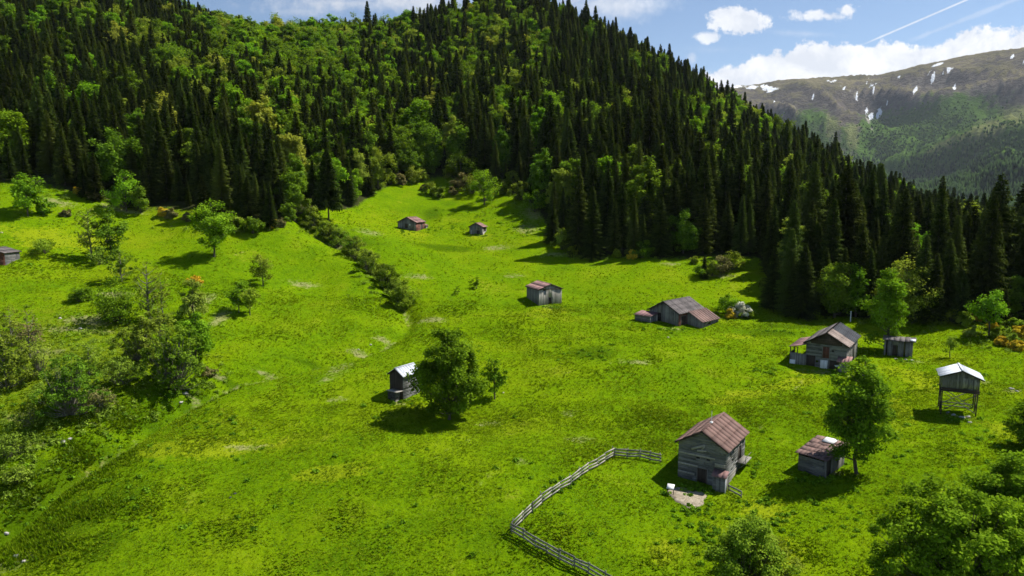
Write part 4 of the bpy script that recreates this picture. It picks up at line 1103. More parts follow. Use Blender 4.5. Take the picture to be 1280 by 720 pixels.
# 10 tall hut by the big tree
B = Barn('hut', 'tall narrow hut with zinc roof and a woodpile, half hidden by the big round tree', 'hut', (488,493), (504,500), (530,488), hw=4.0, rise=.95, W=2.9, L=3.8, yaw=-35)
W, L = B.W, B.L
B.wall('n', 'v', WOODD, pw=.22); B.wall('f', 'v', WOODV); B.wall('l', 'v', WOODD)
B.wall('r', 'h', WOODH, pw=.22, gapp=.05)
B.roof(ZINC, .35, .3, .6, 1)
wp = thing('woodpile', B.t.matrix_basis @ Vector((W*.12, -L/2-.75, 0)), B.yaw, 'stack of split logs leaning on the tall narrow hut', 'woodpile')
m = MB()
for k in range(8):
    for q in range(6):
        m.tube([(-.9+q*.3+random.uniform(-.04,.04), -.55, -.5+k*.24), (-.9+q*.3+random.uniform(-.04,.04), .5, -.5+k*.24)], [.12,.12], 6)
m.build('logs', WOODV, wp)
m = MB(); m.box(-1.2,1.2,-.7,.65,1.5,1.56,.6); m.build('cover_board', WOODP, wp)

# 11 cropped barn at the left edge
B = Barn('barn', 'brown log barn cut by the left edge, on the upper slope', 'barn', (-40,334), (7,332), (14,326), hw=2.9, rise=1.0, W=7.0, L=4.5, yaw=-2)
W, L = B.W, B.L
B.wall('n', 'h', WOODR, op=[(W*.45,W*.8,.0,.9)], pw=.25); B.panel('n', W*.5, W*.8, .0, .5, WHITE, 'shutter', 'v', .05); B.window('n', W*.45, W*.8, .5, .9)
B.wall('f', 'h', WOODH); B.wall('l', 'h', WOODH); B.wall('r', 'h', WOODH)
B.roof(GREYR, .35, .35, .7, 2)

# ------------------------------------------------------------------ fences
def fence(pxs, label, hgt=1.15, step=1.75, rails=3, mat=WOODV, upright=.0):
    P3 = [hit(*q) for q in pxs]
    line = []
    for a_, b_ in zip(P3[:-1], P3[1:]):
        n = max(1, round((b_ - a_).xy.length / step))
        for i in range(n): line.append(a_.lerp(b_, i / n))
    line.append(P3[-1])
    t_ = thing('wooden_fence', line[0], 0, label, 'fence', 'weathered rail fences round the paddock')
    pts_ = []
    for q in line:
        x, y = q.x + random.uniform(-.08, .08), q.y + random.uniform(-.08, .08)
        pts_.append(Vector((x, y, hz(x, y))) - line[0])
    for q in pts_:
        m = MB(); h = hgt * random.uniform(.95, 1.35); l1, l2 = random.uniform(-.16,.16), random.uniform(-.16,.16)
        m.beam(q + Vector((0,0,-.4)), q + Vector((l1, l2, h)), .1, .1, random.uniform(0,.5)); m.build('post', WOODV, t_)
    for k in range(rails):
        m = MB()
        for a_, b_ in zip(pts_[:-1], pts_[1:]):
            d = (b_ - a_).normalized(); nrm = Vector((-d.y, d.x, 0)) * -.07
            za = .28 + k * (hgt - .3) / max(1, rails - 1)
            m.beam(a_ + nrm + Vector((0,0,za + random.uniform(-.11,.11))) - d*.12, b_ + nrm + Vector((0,0,za + random.uniform(-.07,.07))) + d*.12, .045, .2, random.uniform(.3,1))
        m.build('rail', mat, t_)
fence([(640,664),(665,640),(700,614),(735,590),(766,571)], 'pale board fence climbing from the lower corner to the upper bend of the paddock', mat=WOODP)
fence([(768,571),(800,573),(826,579)], 'dark rail fence running from the upper bend towards the two-storey barn', rails=3, mat=WOODV)
fence([(640,667),(670,684),(700,700),(735,718),(775,740)], 'weathered fence running down from the lower corner past the bottom edge', mat=WOODV)
fence([(912,614),(926,622)], 'short broken rail beside the near corner of the two-storey barn', hgt=.8, rails=2, mat=WOODV)

# ------------------------------------------------------------------ stone circle, board, stones
c0 = hit(860,621); k0 = 26
V = []; ring_n = 40
rr_ = [0, .5, 1.0, 1.4, 1.75, 2.0]
for q in rr_:
    for i in range(ring_n):
        a_ = i * 2 * math.pi / ring_n; w = q * (1 + .12 * math.sin(3 * a_) + .06 * math.sin(7 * a_ + 1)) 
        x, y = c0.x + w * 1.18 * math.cos(a_), c0.y + w * 1.25 * math.sin(a_)
        V.append((x, y, hz(x, y) + .10 - (.5 if q == 2.0 else 0)))
I = np.arange(len(V)).reshape(len(rr_), ring_n)
Fq = np.stack([I[:-1].ravel(), np.roll(I, -1, 1)[:-1].ravel(), np.roll(I, -1, 1)[1:].ravel(), I[1:].ravel()], 1)
tag(link('stone_paving', mesh_from('stone_paving', V, [Fq], np.random.default_rng(2).random(len(Fq)), [TANST])), 'round patch of bare stones in front of the barn door', kind='structure')
p = hit(838,618); t_ = thing('notice_board', p, R(-25), 'small pale slanted board on two legs beside the round stone patch', 'board')
m = MB(); m.hexa([(-.42,-.3,.8),(.42,-.3,.8),(.42,.3,1.15),(-.42,.3,1.15),(-.42,-.3,.84),(.42,-.3,.84),(.42,.3,1.19),(-.42,.3,1.19)],.95); m.build('panel', WHITE, t_)
for sx in (-.36,.36): m = MB(); m.beam((sx,-.05,-.2),(sx,-.05,.93),.07,.07,.1); m.build('leg', WOODD, t_)

def rock(px, py, size, label, name='boulder', cat='rock', group=None, mat=STONE, flat=.55):
    p = hit(px, py); r = np.random.default_rng(int(px * 7 + py))
    bm = []; 
    nth, nph = 10, 7; V = []
    for i in range(nph + 1):
        for j_ in range(nth):
            th, ph = j_ * 2 * math.pi / nth, i * math.pi / nph
            V.append((math.sin(ph)*math.cos(th), math.sin(ph)*math.sin(th), math.cos(ph)))
    V = np.array(V); s3 = r.normal(size=3) * 3
    k = 1 + .35 * np.sin(V @ r.normal(size=3) * 2.2 + s3[0]) * .6 + .2 * np.sin(V @ r.normal(size=3) * 4.5 + s3[1])
    size *= .62; V = V * k[:, None] * size * np.array([r.uniform(.8,1.3), r.uniform(.7,1.1), flat])
    I = np.arange(len(V)).reshape(nph + 1, nth); N_ = np.roll(I, -1, 1)
    Fq = np.stack([I[:-1].ravel(), I[1:].ravel(), N_[1:].ravel(), N_[:-1].ravel()], 1)
    o = link(name, mesh_from(name, V, [Fq], r.random(len(Fq)) * .3 + .6, [mat])); o.location = (p.x, p.y, p.z + size * .05)
    return tag(o, label, cat, group)
STN = wood_mat('rock', (.10,.095,.08), (.42,.40,.36), (1.2,1.2,1.2), .95)
PALE = wood_mat('pale_rock', (.17,.16,.14), (.50,.48,.43), (2.5,2.5,2.5), .95)
for px, py, s_, lab, mt in [(75,398,.55,'pale boulder left of the thicket, upper of two on the open bank',PALE),(101,411,.6,'pale boulder left of the thicket, lower of two on the open bank',PALE),(183,404,.7,'light stone under the leftmost thicket bush',PALE),(178,399,.5,'smaller light stone at the foot of the thicket',PALE),
      (232,492,.7,'white stone at the bend of the stream bed',PALE),(226,503,.5,'small white stone just below the stream bend',PALE),(80,552,.6,'pale stone on the stream bank at the lower left',PALE),(88,549,.45,'smaller pale stone on the stream bank at the lower left',PALE),
      (22,696,.75,'large pale stone at the bottom left corner',PALE),(8,667,.5,'pale stone above the bottom left corner',PALE),(30,702,.45,'small tan stone at the bottom left corner',PALE),(2,258+33,.5,'grey stone on the upper left slope above the cropped barn',STN),
      (1264,486,.5,'flat grey stone in the grass right of the stilted granary',STN),(1271,489,.35,'smaller flat grey stone right of the stilted granary',STN),(835,422,.45,'flat dark stone below the long low barn',STN),(629,491,.3,'small white stone beside the little tree right of the big one',PALE),
      (288,622,.28,'dark stone low in the left meadow, lower of a close pair',TARR),(294,617,.28,'dark stone low in the left meadow, upper of a close pair',TARR),(1212,528,.4,'tan stone in the grass below the stilted granary',STN),
      (1192,519,.5,'pale rubble block under the left side of the granary',PALE),(1203,522,.6,'white rubble block under the middle of the granary',PALE),(1210,521,.45,'pinkish rubble block under the right side of the granary',STN),(1185,516,.4,'grey rubble block at the left stilt of the granary',STN),
      (1120,449,.5,'pale rubble at the left foot of the flat-roofed shed',PALE),(1132,450,.45,'pale rubble at the middle foot of the flat-roofed shed',PALE),(1140,451,.5,'pale rubble at the right foot of the flat-roofed shed',PALE),(463,431,.4,'grey stone in the stream bed below the hedgerow',STN),(448,437,.35,'darker stone in the stream bed below the hedgerow',STN)]:
    rock(px, py, s_, lab, mat=mt, group='loose stones on the meadow')

# ------------------------------------------------------------------ trees and bushes one can point to
def tree_at(px, py, hpx, seed, label, wfac=.38, base=.18, ncl=46, nl=110, ls=.24, mat=None, stems=1, name='broadleaf_tree', cat='tree', fill=2.3, top=.8, group=None, clr=None, squash=.75, twigs=True, bark=None, tr=None, rz=None, lean=0.):
    p = hit(px, py); h = hpx * p.y / F
    tm, cm = broad_mesh(seed, h, h * wfac, base, ncl, nl, ls, mat, bark, tr, clr, squash, top, stems, fill, twigs, lean)
    bush = stems != 1
    return place_tree(name, tm, cm, (p.x, p.y, p.z - .1), rz if rz is not None else random.uniform(0, 6.28), 1, label, cat, group, 'stem' if bush else 'trunk', 'foliage' if bush else 'crown')
T = tree_at
T(562,524,118,301,'big round dark-green tree standing beside the tall narrow hut',.375,.1,110,230,.20,L_DKB,fill=2.6,top=.75,clr=1.15,rz=0)
T(618,499,58,302,'small slim tree just right of the big round tree',.27,.16,34,75,.16,L_DKB,fill=2.0,clr=.62)
T(1070,592,163,303,'tall slim tree with bare lower trunk, beside the tumbledown shed',.27,.17,120,150,.17,L_DKB,fill=2.2,top=.45,clr=.95,tr=.2)
T(1108,437,112,304,'tall bright tree growing beside the flat-roofed shed',.24,.06,90,130,.21,L_BRI,top=.4,clr=1.1)
T(1128,402,78,305,'wide pale-green tree behind the bright tall one by the flat-roofed shed',.46,.05,80,120,.26,L_OLV,top=.8,clr=1.5)
T(1043,397,78,306,'bright green tree at the wood edge behind the barn with the patched roof',.29,.07,56,110,.27,L_BRO,top=.6,clr=1.35)
T(1069,396,66,307,'slimmer green tree beside another at the wood edge behind the patched-roof barn',.22,.1,36,100,.26,L_BRI,top=.6,clr=1.1)
T(1236,420,62,308,'small bright tree standing in front of the yellow-flowered shrubs',.38,.3,34,90,.22,L_BRI,top=.7,clr=1.0)
T(1187,447,34,309,'thin pale sapling between the flat-roofed shed and the stilted granary',.28,.25,16,36,.15,L_OLV,clr=.5)
T(1292,560,66,310,'dark-leaved tree cut by the right edge of the picture',.45,.12,60,150,.18,L_DKB,clr=.9)
T(1198,742,150,311,'large bushy bright tree in the bottom right corner',.66,.0,210,250,.17,L_BRI,fill=2.4,top=.8,clr=.85,stems=3,name='broadleaf_tree')
T(1268,672,110,320,'bushy tree at the right edge behind the large bottom right one',.6,.02,90,250,.16,L_BRI,fill=2.4,top=.8,clr=.9,stems=3)
T(932,742,112,312,'loose yellow-green bushy tree at the bottom edge below the two-storey barn',.52,.0,90,190,.13,L_YEL,fill=2.0,top=.45,clr=.75,stems=3)
T(948,724,70,322,'low spreading bush right of the loose tree at the bottom edge',.75,.0,60,150,.13,L_OLV,fill=2.0,top=.7,clr=.6,stems=3,name='bush',cat='bush')
# left slope
T(35,270,54,330,'bright rounded tree near the wood edge at the upper left',.42,.25,44,90,.32,L_BRI)
T(55,268,24,331,'low bush at the foot of the upper left tree',.5,.02,18,70,.28,L_DKB,stems=3,name='bush',cat='bush')
T(57,317,20,332,'yellowish low bush alone above the left thicket',.9,.0,22,70,.2,L_YEL,stems=4,name='bush',cat='bush',top=.9)
T(114,324,68,333,'sparse brownish tree, left of a pair on the left slope',.28,.2,68,21,.24,L_OLV,clr=.6,bark=BARKG)
T(139,322,60,334,'greener denser tree, right of a pair on the left slope',.36,.14,44,80,.26,L_BRO)
T(126,330,22,335,'low shrub between the pair of trees on the left slope',.8,.0,20,60,.2,L_OLV,stems=3,name='bush',cat='bush')
T(268,321,70,336,'bright umbrella-shaped tree alone on the left slope below the wood',.38,.28,58,120,.27,L_BRI,top=.8)
T(329,357,42,337,'small olive tree, upper of three on the mid left meadow',.44,.18,32,60,.2,L_OLV,lean=.12)
T(299,391,46,338,'small light-green tree, left of a close pair in the left meadow',.42,.22,32,70,.2,L_BRI)
T(313,394,42,339,'small light-green tree, right of a close pair in the left meadow',.36,.25,26,60,.2,L_YEL)
T(100,377,19,340,'round dark bush alone left of the thicket',.85,.0,30,110,.16,L_DKB,stems=4,name='bush',cat='bush',top=.9)
T(187,402,82,341,'tall thin sparse tree rising from the thicket',.26,.18,64,14,.2,L_BRN if False else L_OLV,tr=.24,bark=BARKG,clr=.6)
T(203,400,66,342,'thin bare-stemmed tree beside the tall sparse one in the thicket',.2,.25,38,12,.2,L_OLV,tr=.14,bark=BARKG,clr=.6)
T(152,352,46,343,'loose green tree above the left end of the thicket',.42,.1,57,25,.22,L_BRO,clr=.6,bark=BARKG)
T(148,402,56,344,'wide dark shrub at the left end of the thicket',.6,.0,50,90,.2,L_DKB,stems=4,name='bush',cat='bush')
T(243,402,58,345,'green tree topped with orange blossom at the right of the thicket',.32,.08,44,90,.24,L_BRO)
T(244,356,14,346,'patch of orange blossom on the crest of the thicket',.7,.0,14,70,.2,L_ORG,stems=3,name='flowering_bush',cat='bush')
T(246,452,66,347,'bright green leafy tree at the right of the thicket above the stream bend',.36,.1,60,100,.2,L_BRI)
T(176,452,58,348,'dense dark-green tree in the middle of the thicket',.48,.03,106,46,.2,L_OLV,stems=3,clr=.6,bark=BARKG)
T(219,486,84,349,'broad dark dense tree at the lower right of the thicket',.46,.02,152,54,.2,L_BRO,stems=3,clr=.6,bark=BARKG)
T(200,430,52,350,'olive tree behind the broad dense one in the thicket',.45,.05,83,37,.2,L_BRO,clr=.6,bark=BARKG)
T(152,480,38,351,'low olive shrub below the middle of the thicket',.7,.0,64,33,.17,L_OLV,stems=4,name='bush',cat='bush',clr=.6,bark=BARKG)
T(88,518,78,352,'wide dark shrubby tree left of the stream at the lower left',.52,.0,152,46,.17,L_BRO,stems=4,clr=.6,bark=BARKG)
T(72,500,56,353,'thin twiggy tree behind the wide shrubby one at the lower left',.34,.1,64,16,.17,L_OLV,clr=.6,bark=BARKG)
T(112,470,50,354,'loose yellowish tree above the wide shrubby one',.45,.05,64,21,.17,L_YEL,clr=.6,bark=BARKG)
T(8,486,78,355,'dark round tree cut by the left edge above the stream',.4,.03,106,46,.19,L_OLV,clr=.6,bark=BARKG)
T(38,448,62,356,'brownish budding tree on the left bank above the shrubs',.34,.1,64,15,.18,L_BRN,clr=.6,bark=BARKG)
T(15,432,52,357,'olive loose tree at the left edge on the open bank',.45,.08,64,21,.18,L_OLV,clr=.6,bark=BARKG)
T(50,470,50,358,'olive shrub between the budding tree and the wide shrubby one',.5,.02,64,25,.17,L_BRO,stems=3,clr=.6,bark=BARKG)
T(125,512,30,359,'low brown-green shrub right of the wide shrubby tree',.7,.0,45,25,.15,L_BRN,stems=4,name='bush',cat='bush',clr=.6,bark=BARKG)
T(40,530,30,360,'twiggy brown shrub below the wide shrubby tree',.8,.0,45,21,.15,L_OLV,stems=4,name='bush',cat='bush',clr=.6,bark=BARKG)
T(12,572,36,361,'dark shrub at the left edge beside the stream',.7,.0,57,33,.15,L_OLV,stems=4,name='bush',cat='bush',clr=.6,bark=BARKG)
T(20,604,26,362,'low shrub at the left edge below the stream bank',.8,.0,41,29,.15,L_OLV,stems=4,name='bush',cat='bush',clr=.6,bark=BARKG)
T(262,470,14,363,'brown low shrub right of the broad dense tree',.9,.0,14,50,.15,L_BRN,stems=3,name='bush',cat='bush')
T(216,497,16,364,'small dark shrub at the stream bend',.8,.0,14,60,.15,L_DKB,stems=3,name='bush',cat='bush')
# hedgerow from the wood down to the stream
hedge = [(376,268,22),(384,280,22),(394,288,24),(404,295,24),(413,300,20),(423,308,22),(434,315,24),(445,325,26),(456,334,26),(465,344,26),(475,354,28),(484,364,28),(494,374,28),(505,387,40)]
hl = ['topmost','second','third','fourth','fifth','sixth','seventh','eighth','ninth','tenth','eleventh','twelfth','last but one','lowest and roundest']
for i, (px, py, h_) in enumerate(hedge):
    T(px + [0,3,-2,2,-3,1,3,-1,2,-2,3,0,1,0][i], py, h_ * [1.2,.9,1.3,.85,1.1,1.35,.9,1.2,1,1.3,.9,1.25,1,1][i], 400 + i, f'{hl[i]} bush of the hedgerow running down from the wood to the stream', .55 if i < 13 else .46, .0, 30 if i < 13 else 60, 110, .19, [L_OLV, L_BRO, L_OLV, L_YEL, L_OLV][i % 5], stems=4, name='bush', cat='bush', group='bushes of the hedgerow', fill=2.6, clr=.8)
T(596,361,17,420,'tiny bush alone in the meadow, right of a pair below the hut',.5,.0,12,60,.15,L_DKB,stems=3,name='bush',cat='bush')
T(572,368,11,421,'tinier bush alone in the meadow, left of a pair below the hut',.5,.0,9,50,.13,L_DKB,stems=3,name='bush',cat='bush')
# wood-edge bushes
eb = [(490,230,16,L_OLV,'olive bush at the top of the high meadow, leftmost'),(502,231,14,L_BRN,'russet bush at the top of the high meadow'),(515,228,20,L_OLV,'green bush at the head of the high meadow'),(530,226,14,L_OLV,'low bush beside the head of the high meadow'),
      (541,243,16,L_BRO,'small leafy bush standing out on the high meadow'),(551,247,14,L_OLV,'smaller leafy bush lower on the high meadow'),(530,238,8,L_BRN,'tiny brown bush on the high meadow'),
      (560,222,16,L_OLV,'olive bush right of the head of the high meadow'),(575,236,20,L_BRN,'brownish bush above the small hut'),(590,242,24,L_OLV,'wide olive bush above the small hut'),(578,225,36,L_BRO,'tall leafy bush behind the bushes above the small hut'),
      (566,244,10,L_BRN,'low russet bush above the small hut'),(628,243,20,L_OLV,'olive bush right of the tree above the small hut'),(640,238,24,L_OLV,'second olive bush right of the tree above the small hut'),(652,250,24,L_OLV,'green bush where the high meadow meets the dark wood'),
      (668,265,26,L_DKB,'dark bush at the left corner of the dark wood'),(702,312,26,L_OLV,'grey-green bush at the dark wood edge behind the lone barn'),(718,318,16,L_OLV,'low bush at the dark wood edge behind the lone barn'),(770,322,10,L_YEL,'light bush at the foot of the dark wood'),
      (790,324,11,L_ORG,'small orange bush at the foot of the dark wood'),(804,322,22,L_BRO,'round green bush at the foot of the dark wood'),
      (878,344,22,L_DKB,'dark pointed bush at the left of the thicket uphill of the long barn'),(890,345,20,L_OLV,'olive bush in the thicket uphill of the long barn'),(902,341,24,L_BRN,'reddish bush in the thicket uphill of the long barn'),(915,337,26,L_OLV,'right bush of the thicket uphill of the long barn'),
      (868,329,9,L_YEL,'low yellowish bush left of the thicket uphill of the long barn'),
      (912,392,26,L_DKB,'dark green bush left of the white blossom'),(922,396,22,L_WHT,'white-blossomed bush right of the long low barn'),(913,398,12,L_ORG,'orange-tipped bush below the white blossom'),(935,397,14,L_YEL,'yellow-green bush right of the white blossom'),
      (118,250,12,L_BRN,'russet bush at the wood edge of the upper left slope'),(82,270,9,L_BRN,'low brown bush on the upper left slope'),(100,243,10,L_ORG,'small orange bush at the wood edge, upper left'),(205,270,12,L_ORG,'orange azalea bush at the wood edge'),(213,272,12,L_BRN,'brown bush right of the orange azalea'),
      (235,276,10,L_BRN,'low russet bush at the wood edge above the umbrella-shaped tree'),(296,290,20,L_OLV,'round olive bush below the wood, left of a pair'),(316,292,22,L_BRO,'round green bush below the wood, right of a pair'),(350,284,12,L_BRN,'low brown bush near the hedgerow top'),(362,276,22,L_BRO,'green bush at the hedgerow top'),(340,284,12,L_ORG,'rust-coloured bush near the hedgerow top'),
      (1190,404,18,L_OLV,'olive bush at the wood edge right of the pale-green tree'),(1206,408,22,L_YEL,'yellow-green bush left of the small bright tree'),(1222,402,18,L_ORG,'orange-tipped bush behind the small bright tree'),(1165,404,14,L_OLV,'low bush at the wood edge above the sapling'),
      (1212,420,14,L_BRO,'green bush at the left foot of the small bright tree'),(1245,424,16,L_YEL,'yellow-flowered shrub right of the small bright tree'),(1252,432,14,L_ORG,'orange-yellow shrub, left of the flowering drift'),(1262,430,20,L_OLV,'green shrub amid the flowering drift'),(1270,438,14,L_ORG,'orange-yellow shrub at the right edge'),
      (1265,415,18,L_YEL,'yellow shrub behind the flowering drift'),(1276,424,18,L_ORG,'gold shrub cut by the right edge'),(1240,412,14,L_ORG,'gold shrub just behind the small bright tree'),
      (158,264,50,L_BRI,'bright leafy tree at the wood edge of the left slope'),(176,266,34,L_BRO,'broad leafy bush right of the bright wood-edge tree'),
      (955,358,12,L_OLV,'low bush at the bay in the dark wood'),(1095,404,18,L_OLV,'low olive bush behind the patched-roof barn'),(1020,398,12,L_OLV,'low bush left of the bright wood-edge tree'),(605,256,50,L_BRI,'bright leafy tree in front of the wood above the small hut')]
for i, (px, py, h_, mt, lab) in enumerate(eb):
    isT = 'tree' in lab.split(' at ')[0] or lab.endswith('above the small hut') and h_ == 50
    flow = mt in (L_ORG, L_WHT)
    T(px, py, h_, 500 + i, lab, (.4 if isT else .65), .1 if isT else 0., 40 if isT else 26, 90, .28 if py < 330 else .2, mt, stems=1 if isT else 4, name='broadleaf_tree' if isT else 'flowering_bush' if flow else 'bush', cat='tree' if isT else 'bush', fill=2.4)
# lone dark conifer with bare trunk, and the dead snag
tm, cm = spruce_mesh(77, 15, 3.0, .2, .02)
p = hit(411,276); s_ = 88 * p.y / F / 15
place_tree('spruce_tree', tm, cm, p, .4, s_, 'lone dark conifer with a bare lower trunk at the top of the hedgerow')
def snag(px, py, hpx, label):
    p = hit(px, py); h = hpx * p.y / F; t_ = thing('dead_tree', p, 0, label, 'tree'); m = MB()
    m.tube([(0,0,-.5),(.1,0,h*.5),(-.05,.1,h)],[.3,.2,.03],6,.9); m.build('trunk', BARKG, t_)
    m = MB()
    for k in range(16):
        z = h * random.uniform(.3,.95); a_ = random.uniform(0,6.28); l = (h - z) * .25 + .5
        m.tube([(0,0,z),(math.cos(a_)*l,math.sin(a_)*l,z+.1*l)],[.05,.01],4,.9)
    m.build('branch', BARKG, t_)
snag(198,206,34,'bare grey dead tree standing among the spruces above the orange azalea')
# young spruces along the wood edge
ys_ = [(52,0)]
for i, (px, py, h_) in enumerate([(965,385,80),(985,392,110),(1002,397,96),(1165,404,92),(1200,404,70),(1150,402,112),(880,348,30),(105,246,46),(255,272,54),(338,286,60),(120,250,60),(690,304,60),(740,322,86),(722,318,110)]):
    p = hit(px, py); tm, cm = SPR[i % 6]; s_ = h_ * p.y / F / 30
    place_tree('spruce_tree', tm, cm, (p.x, p.y, p.z - .2), i * 1.3, (s_ * 1.15, s_ * 1.15, s_), ['spruce at the left corner of the wood bay right of the white blossom','tall spruce second in the wood bay behind the patched-roof barn','spruce third in the wood bay left of the bright wood-edge tree','pointed spruce right of the wide pale-green tree','short pointed spruce above the sapling','tall spruce just behind the wide pale-green tree','tiny dark spruce at the left of the thicket uphill of the long barn','young spruce at the upper left wood edge','young spruce above the umbrella-shaped tree','young spruce near the hedgerow top','dark spruce right of the upper left young one','young spruce at the corner of the dark wood','front spruce at the dark wood edge behind the lone barn','taller front spruce at the dark wood edge behind the lone barn'][i])

# ------------------------------------------------------------------ sky, clouds, sun, air
SUN_EL, SUN_AZ = R(54), R(20)      # azimuth from +x towards +y
sv = Vector((math.cos(SUN_EL) * math.cos(SUN_AZ), math.cos(SUN_EL) * math.sin(SUN_AZ), math.sin(SUN_EL)))
sd_ = bpy.data.lights.new('sun', 'SUN'); sd_.energy = 4.9; sd_.angle = R(.53); sd_.color = (1, .955, .88)
so = bpy.data.objects.new('sun', sd_); COL.objects.link(so); so.rotation_euler = sv.to_track_quat('Z', 'Y').to_euler()
w = bpy.data.worlds.new('World'); S.world = w; w.use_nodes = True; w.cycles.sampling_method = 'MANUAL'; w.cycles.sample_map_resolution = 256; w.node_tree.nodes.clear(); t = NT(w.node_tree)
out = t.n('ShaderNodeOutputWorld'); bg = t.n('ShaderNodeBackground'); bg.inputs['Strength'].default_value = SKYS = .078
sky = t.n('ShaderNodeTexSky'); sky.sky_type = 'NISHITA'; sky.sun_disc = False; sky.sun_elevation = SUN_EL; sky.sun_rotation = math.pi / 2 - SUN_AZ
sky.altitude = 1500; sky.air_density = 1.0; sky.dust_density = .3; sky.ozone_density = 1.6
tc = t.n('ShaderNodeTexCoord').outputs['Generated']; sx = t.n('ShaderNodeSeparateXYZ'); t.l(tc, sx.inputs[0])
X_, Y_, Z_ = sx.outputs; ys2 = t.m('MAXIMUM', Y_, .02)
u_ = t.m('DIVIDE', X_, ys2); v_ = t.m('DIVIDE', Z_, ys2)
cv = t.n('ShaderNodeCombineXYZ'); t.l(u_, cv.inputs[0]); t.l(v_, cv.inputs[1]); uv = cv.outputs[0]
nA = t.noise(9, 7, .58, uv, .2); nB = t.noise(34, 6, .6, uv); nC = t.noise(95, 4, .6, uv); nD = t.noise(17, 6, .62, uv, .6)
wob = t.m('ADD', t.m('MULTIPLY', t.m('SUBTRACT', nA, .5), 1.0), t.m('ADD', t.m('MULTIPLY', t.m('SUBTRACT', nB, .5), .9), t.m('MULTIPLY', t.m('SUBTRACT', nC, .5), .45)))
def uvp(px, py): d = ray(px, py); return d[0], d[2]
dens = None
def add(x):
    global dens
    dens = x if dens is None else t.m('MAXIMUM', dens, x)
def ell(px, py, rx, ry, lo, hi, amt=1.0, amp=1.6, ang=0):
    cu, cvv = uvp(px, py); ru, rv = rx / F, ry / F; a_ = R(ang)
    du = t.m('SUBTRACT', u_, cu); dv = t.m('SUBTRACT', v_, cvv)
    p_ = t.m('ADD', t.m('MULTIPLY', du, math.cos(a_)), t.m('MULTIPLY', dv, math.sin(a_))); q_ = t.m('SUBTRACT', t.m('MULTIPLY', dv, math.cos(a_)), t.m('MULTIPLY', du, math.sin(a_)))
    p_ = t.m('DIVIDE', p_, ru); q_ = t.m('DIVIDE', q_, rv)
    r_ = t.m('SQRT', t.m('ADD', t.m('MULTIPLY', p_, p_), t.m('MULTIPLY', q_, q_)))
    x = t.m('ADD', t.m('SUBTRACT', 1, r_), t.m('MULTIPLY', wob, amp))
    return t.m('MULTIPLY', t.ss(x, lo, hi), amt)
# bank behind the range: below a rising line of tops
tops = [(820,112),(872,100),(900,90),(925,82),(950,76),(985,72),(1010,63),(1040,60),(1075,63),(1110,58),(1150,64),(1190,58),(1210,48),(1240,44),(1280,42),(1350,34),(1480,30)]
fc = t.n('ShaderNodeFloatCurve'); cvm = fc.mapping.curves[0]
umin, umax = uvp(820,112)[0], uvp(1480,30)[0]; vmin, vmax = .0, .5
for i, (px, py) in enumerate(tops):
    a_, b_ = uvp(px, py); xx = (a_ - umin) / (umax - umin); yy = (b_ - vmin) / (vmax - vmin)
    if i == 0: cvm.points[0].location = (0, yy)
    elif i == len(tops) - 1: cvm.points[-1].location = (1, yy)
    else: cvm.points.new(xx, yy)
fc.mapping.update(); t.l(t.m('DIVIDE', t.m('SUBTRACT', u_, umin), umax - umin, clamp=True), fc.inputs['Value'])
line = t.m('ADD', t.m('MULTIPLY', fc.outputs[0], vmax - vmin), vmin)
x = t.m('ADD', t.m('DIVIDE', t.m('SUBTRACT', line, v_), .020), t.m('MULTIPLY', wob, 2.4))
bank = t.m('MULTIPLY', t.ss(x, -.5, -.05), t.ss(t.m('ADD', u_, t.m('MULTIPLY', wob, .02)), .245, .275))
add(bank)
add(ell(924,28,42,19,.1,.45,.97,2)); add(ell(888,47,20,9,.1,.7,.8,2)); add(ell(906,20,22,14,.1,.5,.95,2)); add(ell(1030,20,56,10,.05,.6,.9,2)); add(ell(1058,13,18,12,.05,.5,.97,2)); add(ell(864,72,13,10,.2,1.1,.55,1.6,-40))
add(ell(430,4,150,16,.0,1.3,.85,1.8)); add(ell(520,2,120,22,.0,1.2,.9,1.6)); add(ell(770,6,95,22,-.1,1.3,.75,1.4)); add(ell(380,14,70,10,.1,1.2,.5,1.6)); add(ell(700,-10,140,30,0,1.2,.8))
add(ell(1005,42,60,5,.0,1.6,.3,1.6,-3)); add(ell(900,62,90,8,.1,2.0,.16,2.0))
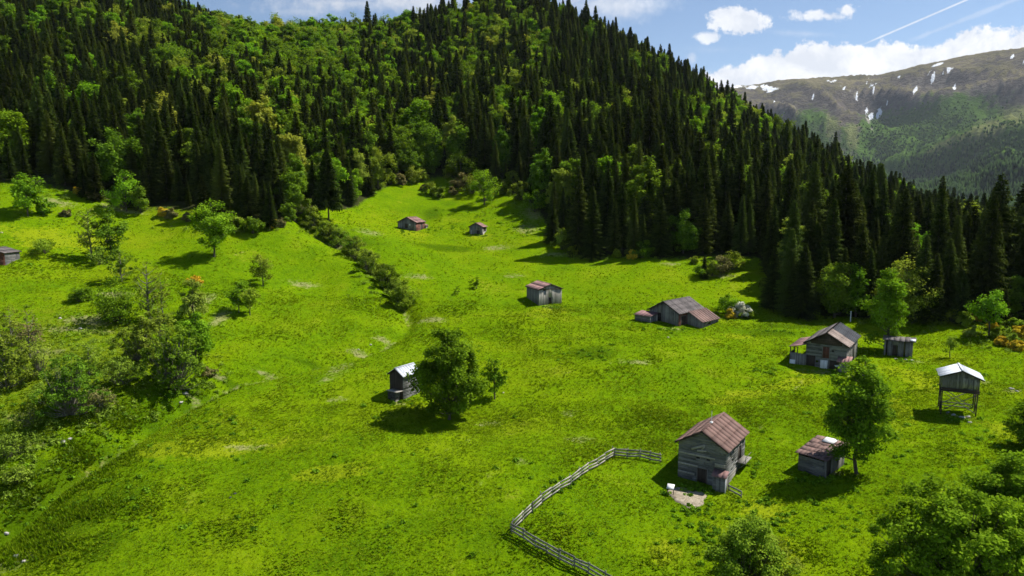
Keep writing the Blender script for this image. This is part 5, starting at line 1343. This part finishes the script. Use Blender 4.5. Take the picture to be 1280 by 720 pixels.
def trail(x0, y0, x1, y1, wpx, amt, amp):
    a_ = np.array(uvp(x0, y0)); b_ = np.array(uvp(x1, y1)); d_ = (b_ - a_) / np.linalg.norm(b_ - a_); L_ = np.linalg.norm(b_ - a_)
    du = t.m('SUBTRACT', u_, float(a_[0])); dv = t.m('SUBTRACT', v_, float(a_[1]))
    al = t.m('ADD', t.m('MULTIPLY', du, float(d_[0])), t.m('MULTIPLY', dv, float(d_[1]))); ac = t.m('ABSOLUTE', t.m('SUBTRACT', t.m('MULTIPLY', dv, float(d_[0])), t.m('MULTIPLY', du, float(d_[1]))))
    x = t.m('ADD', t.m('SUBTRACT', 1, t.m('DIVIDE', ac, wpx / F)), t.m('MULTIPLY', wob, amp))
    return t.m('MULTIPLY', t.m('MULTIPLY', t.ss(x, 0, .9), t.ss(al, -.01, .03)), amt)
add(trail(1078,56,1215,-3,1.7,.7,.3)); add(trail(1135,52,1275,-3,3.8,.22,1.6))
dens = t.m('MULTIPLY', dens, t.m('GREATER_THAN', Y_, .05))
shade = t.m('ADD', t.m('MULTIPLY', t.m('SUBTRACT', nD, .36), 2.6), t.m('MULTIPLY', t.m('SUBTRACT', nB, .5), 1.6), clamp=True)
greyer = t.ss(u_, .3, -.05)
cb = .66 / SKYS
cl = t.mix(shade, (.74*cb,.78*cb,.86*cb), (1.06*cb,1.06*cb,1.06*cb))
cl = t.mix(t.m('MULTIPLY', greyer, .55), cl, (.52*cb,.56*cb,.64*cb))
skyc = t.mix(1.0, sky.outputs[0], SKYT, 'MULTIPLY') if (SKYT := (1.0, 1.0, 1.0)) else None
t.l(t.mix(dens, skyc, cl), bg.inputs['Color']); t.l(bg.outputs[0], out.inputs[0])

hb = MB(); hb.box(-9600, 9600, -3500, 9600, -900, 1450)
m = bpy.data.materials.new('air'); m.use_nodes = True; m.node_tree.nodes.clear(); t = NT(m.node_tree)
o_ = t.n('ShaderNodeOutputMaterial'); pv = t.n('ShaderNodeVolumePrincipled'); pv.inputs['Density'].default_value = 2.0e-5; pv.inputs['Color'].default_value = (.78,.87,1,1); pv.inputs['Anisotropy'].default_value = .2
t.l(pv.outputs[0], o_.inputs['Volume'])
hz_ = MB(); 
HAZE = True
if HAZE: tag(hb.build('haze', m), 'thin bluish air between the camera and the far mountains', kind='stuff')

S.view_settings.view_transform = 'Standard'; S.view_settings.look = 'None'; S.view_settings.gamma = 1
S.view_settings.exposure = 0.72
S.cycles.max_bounces = 5; S.cycles.diffuse_bounces = 2; S.cycles.transmission_bounces = 3; S.cycles.transparent_max_bounces = 4; S.cycles.volume_bounces = 0
S.cycles.use_adaptive_sampling = True; S.cycles.adaptive_threshold = .02
S.cycles.use_denoising = True
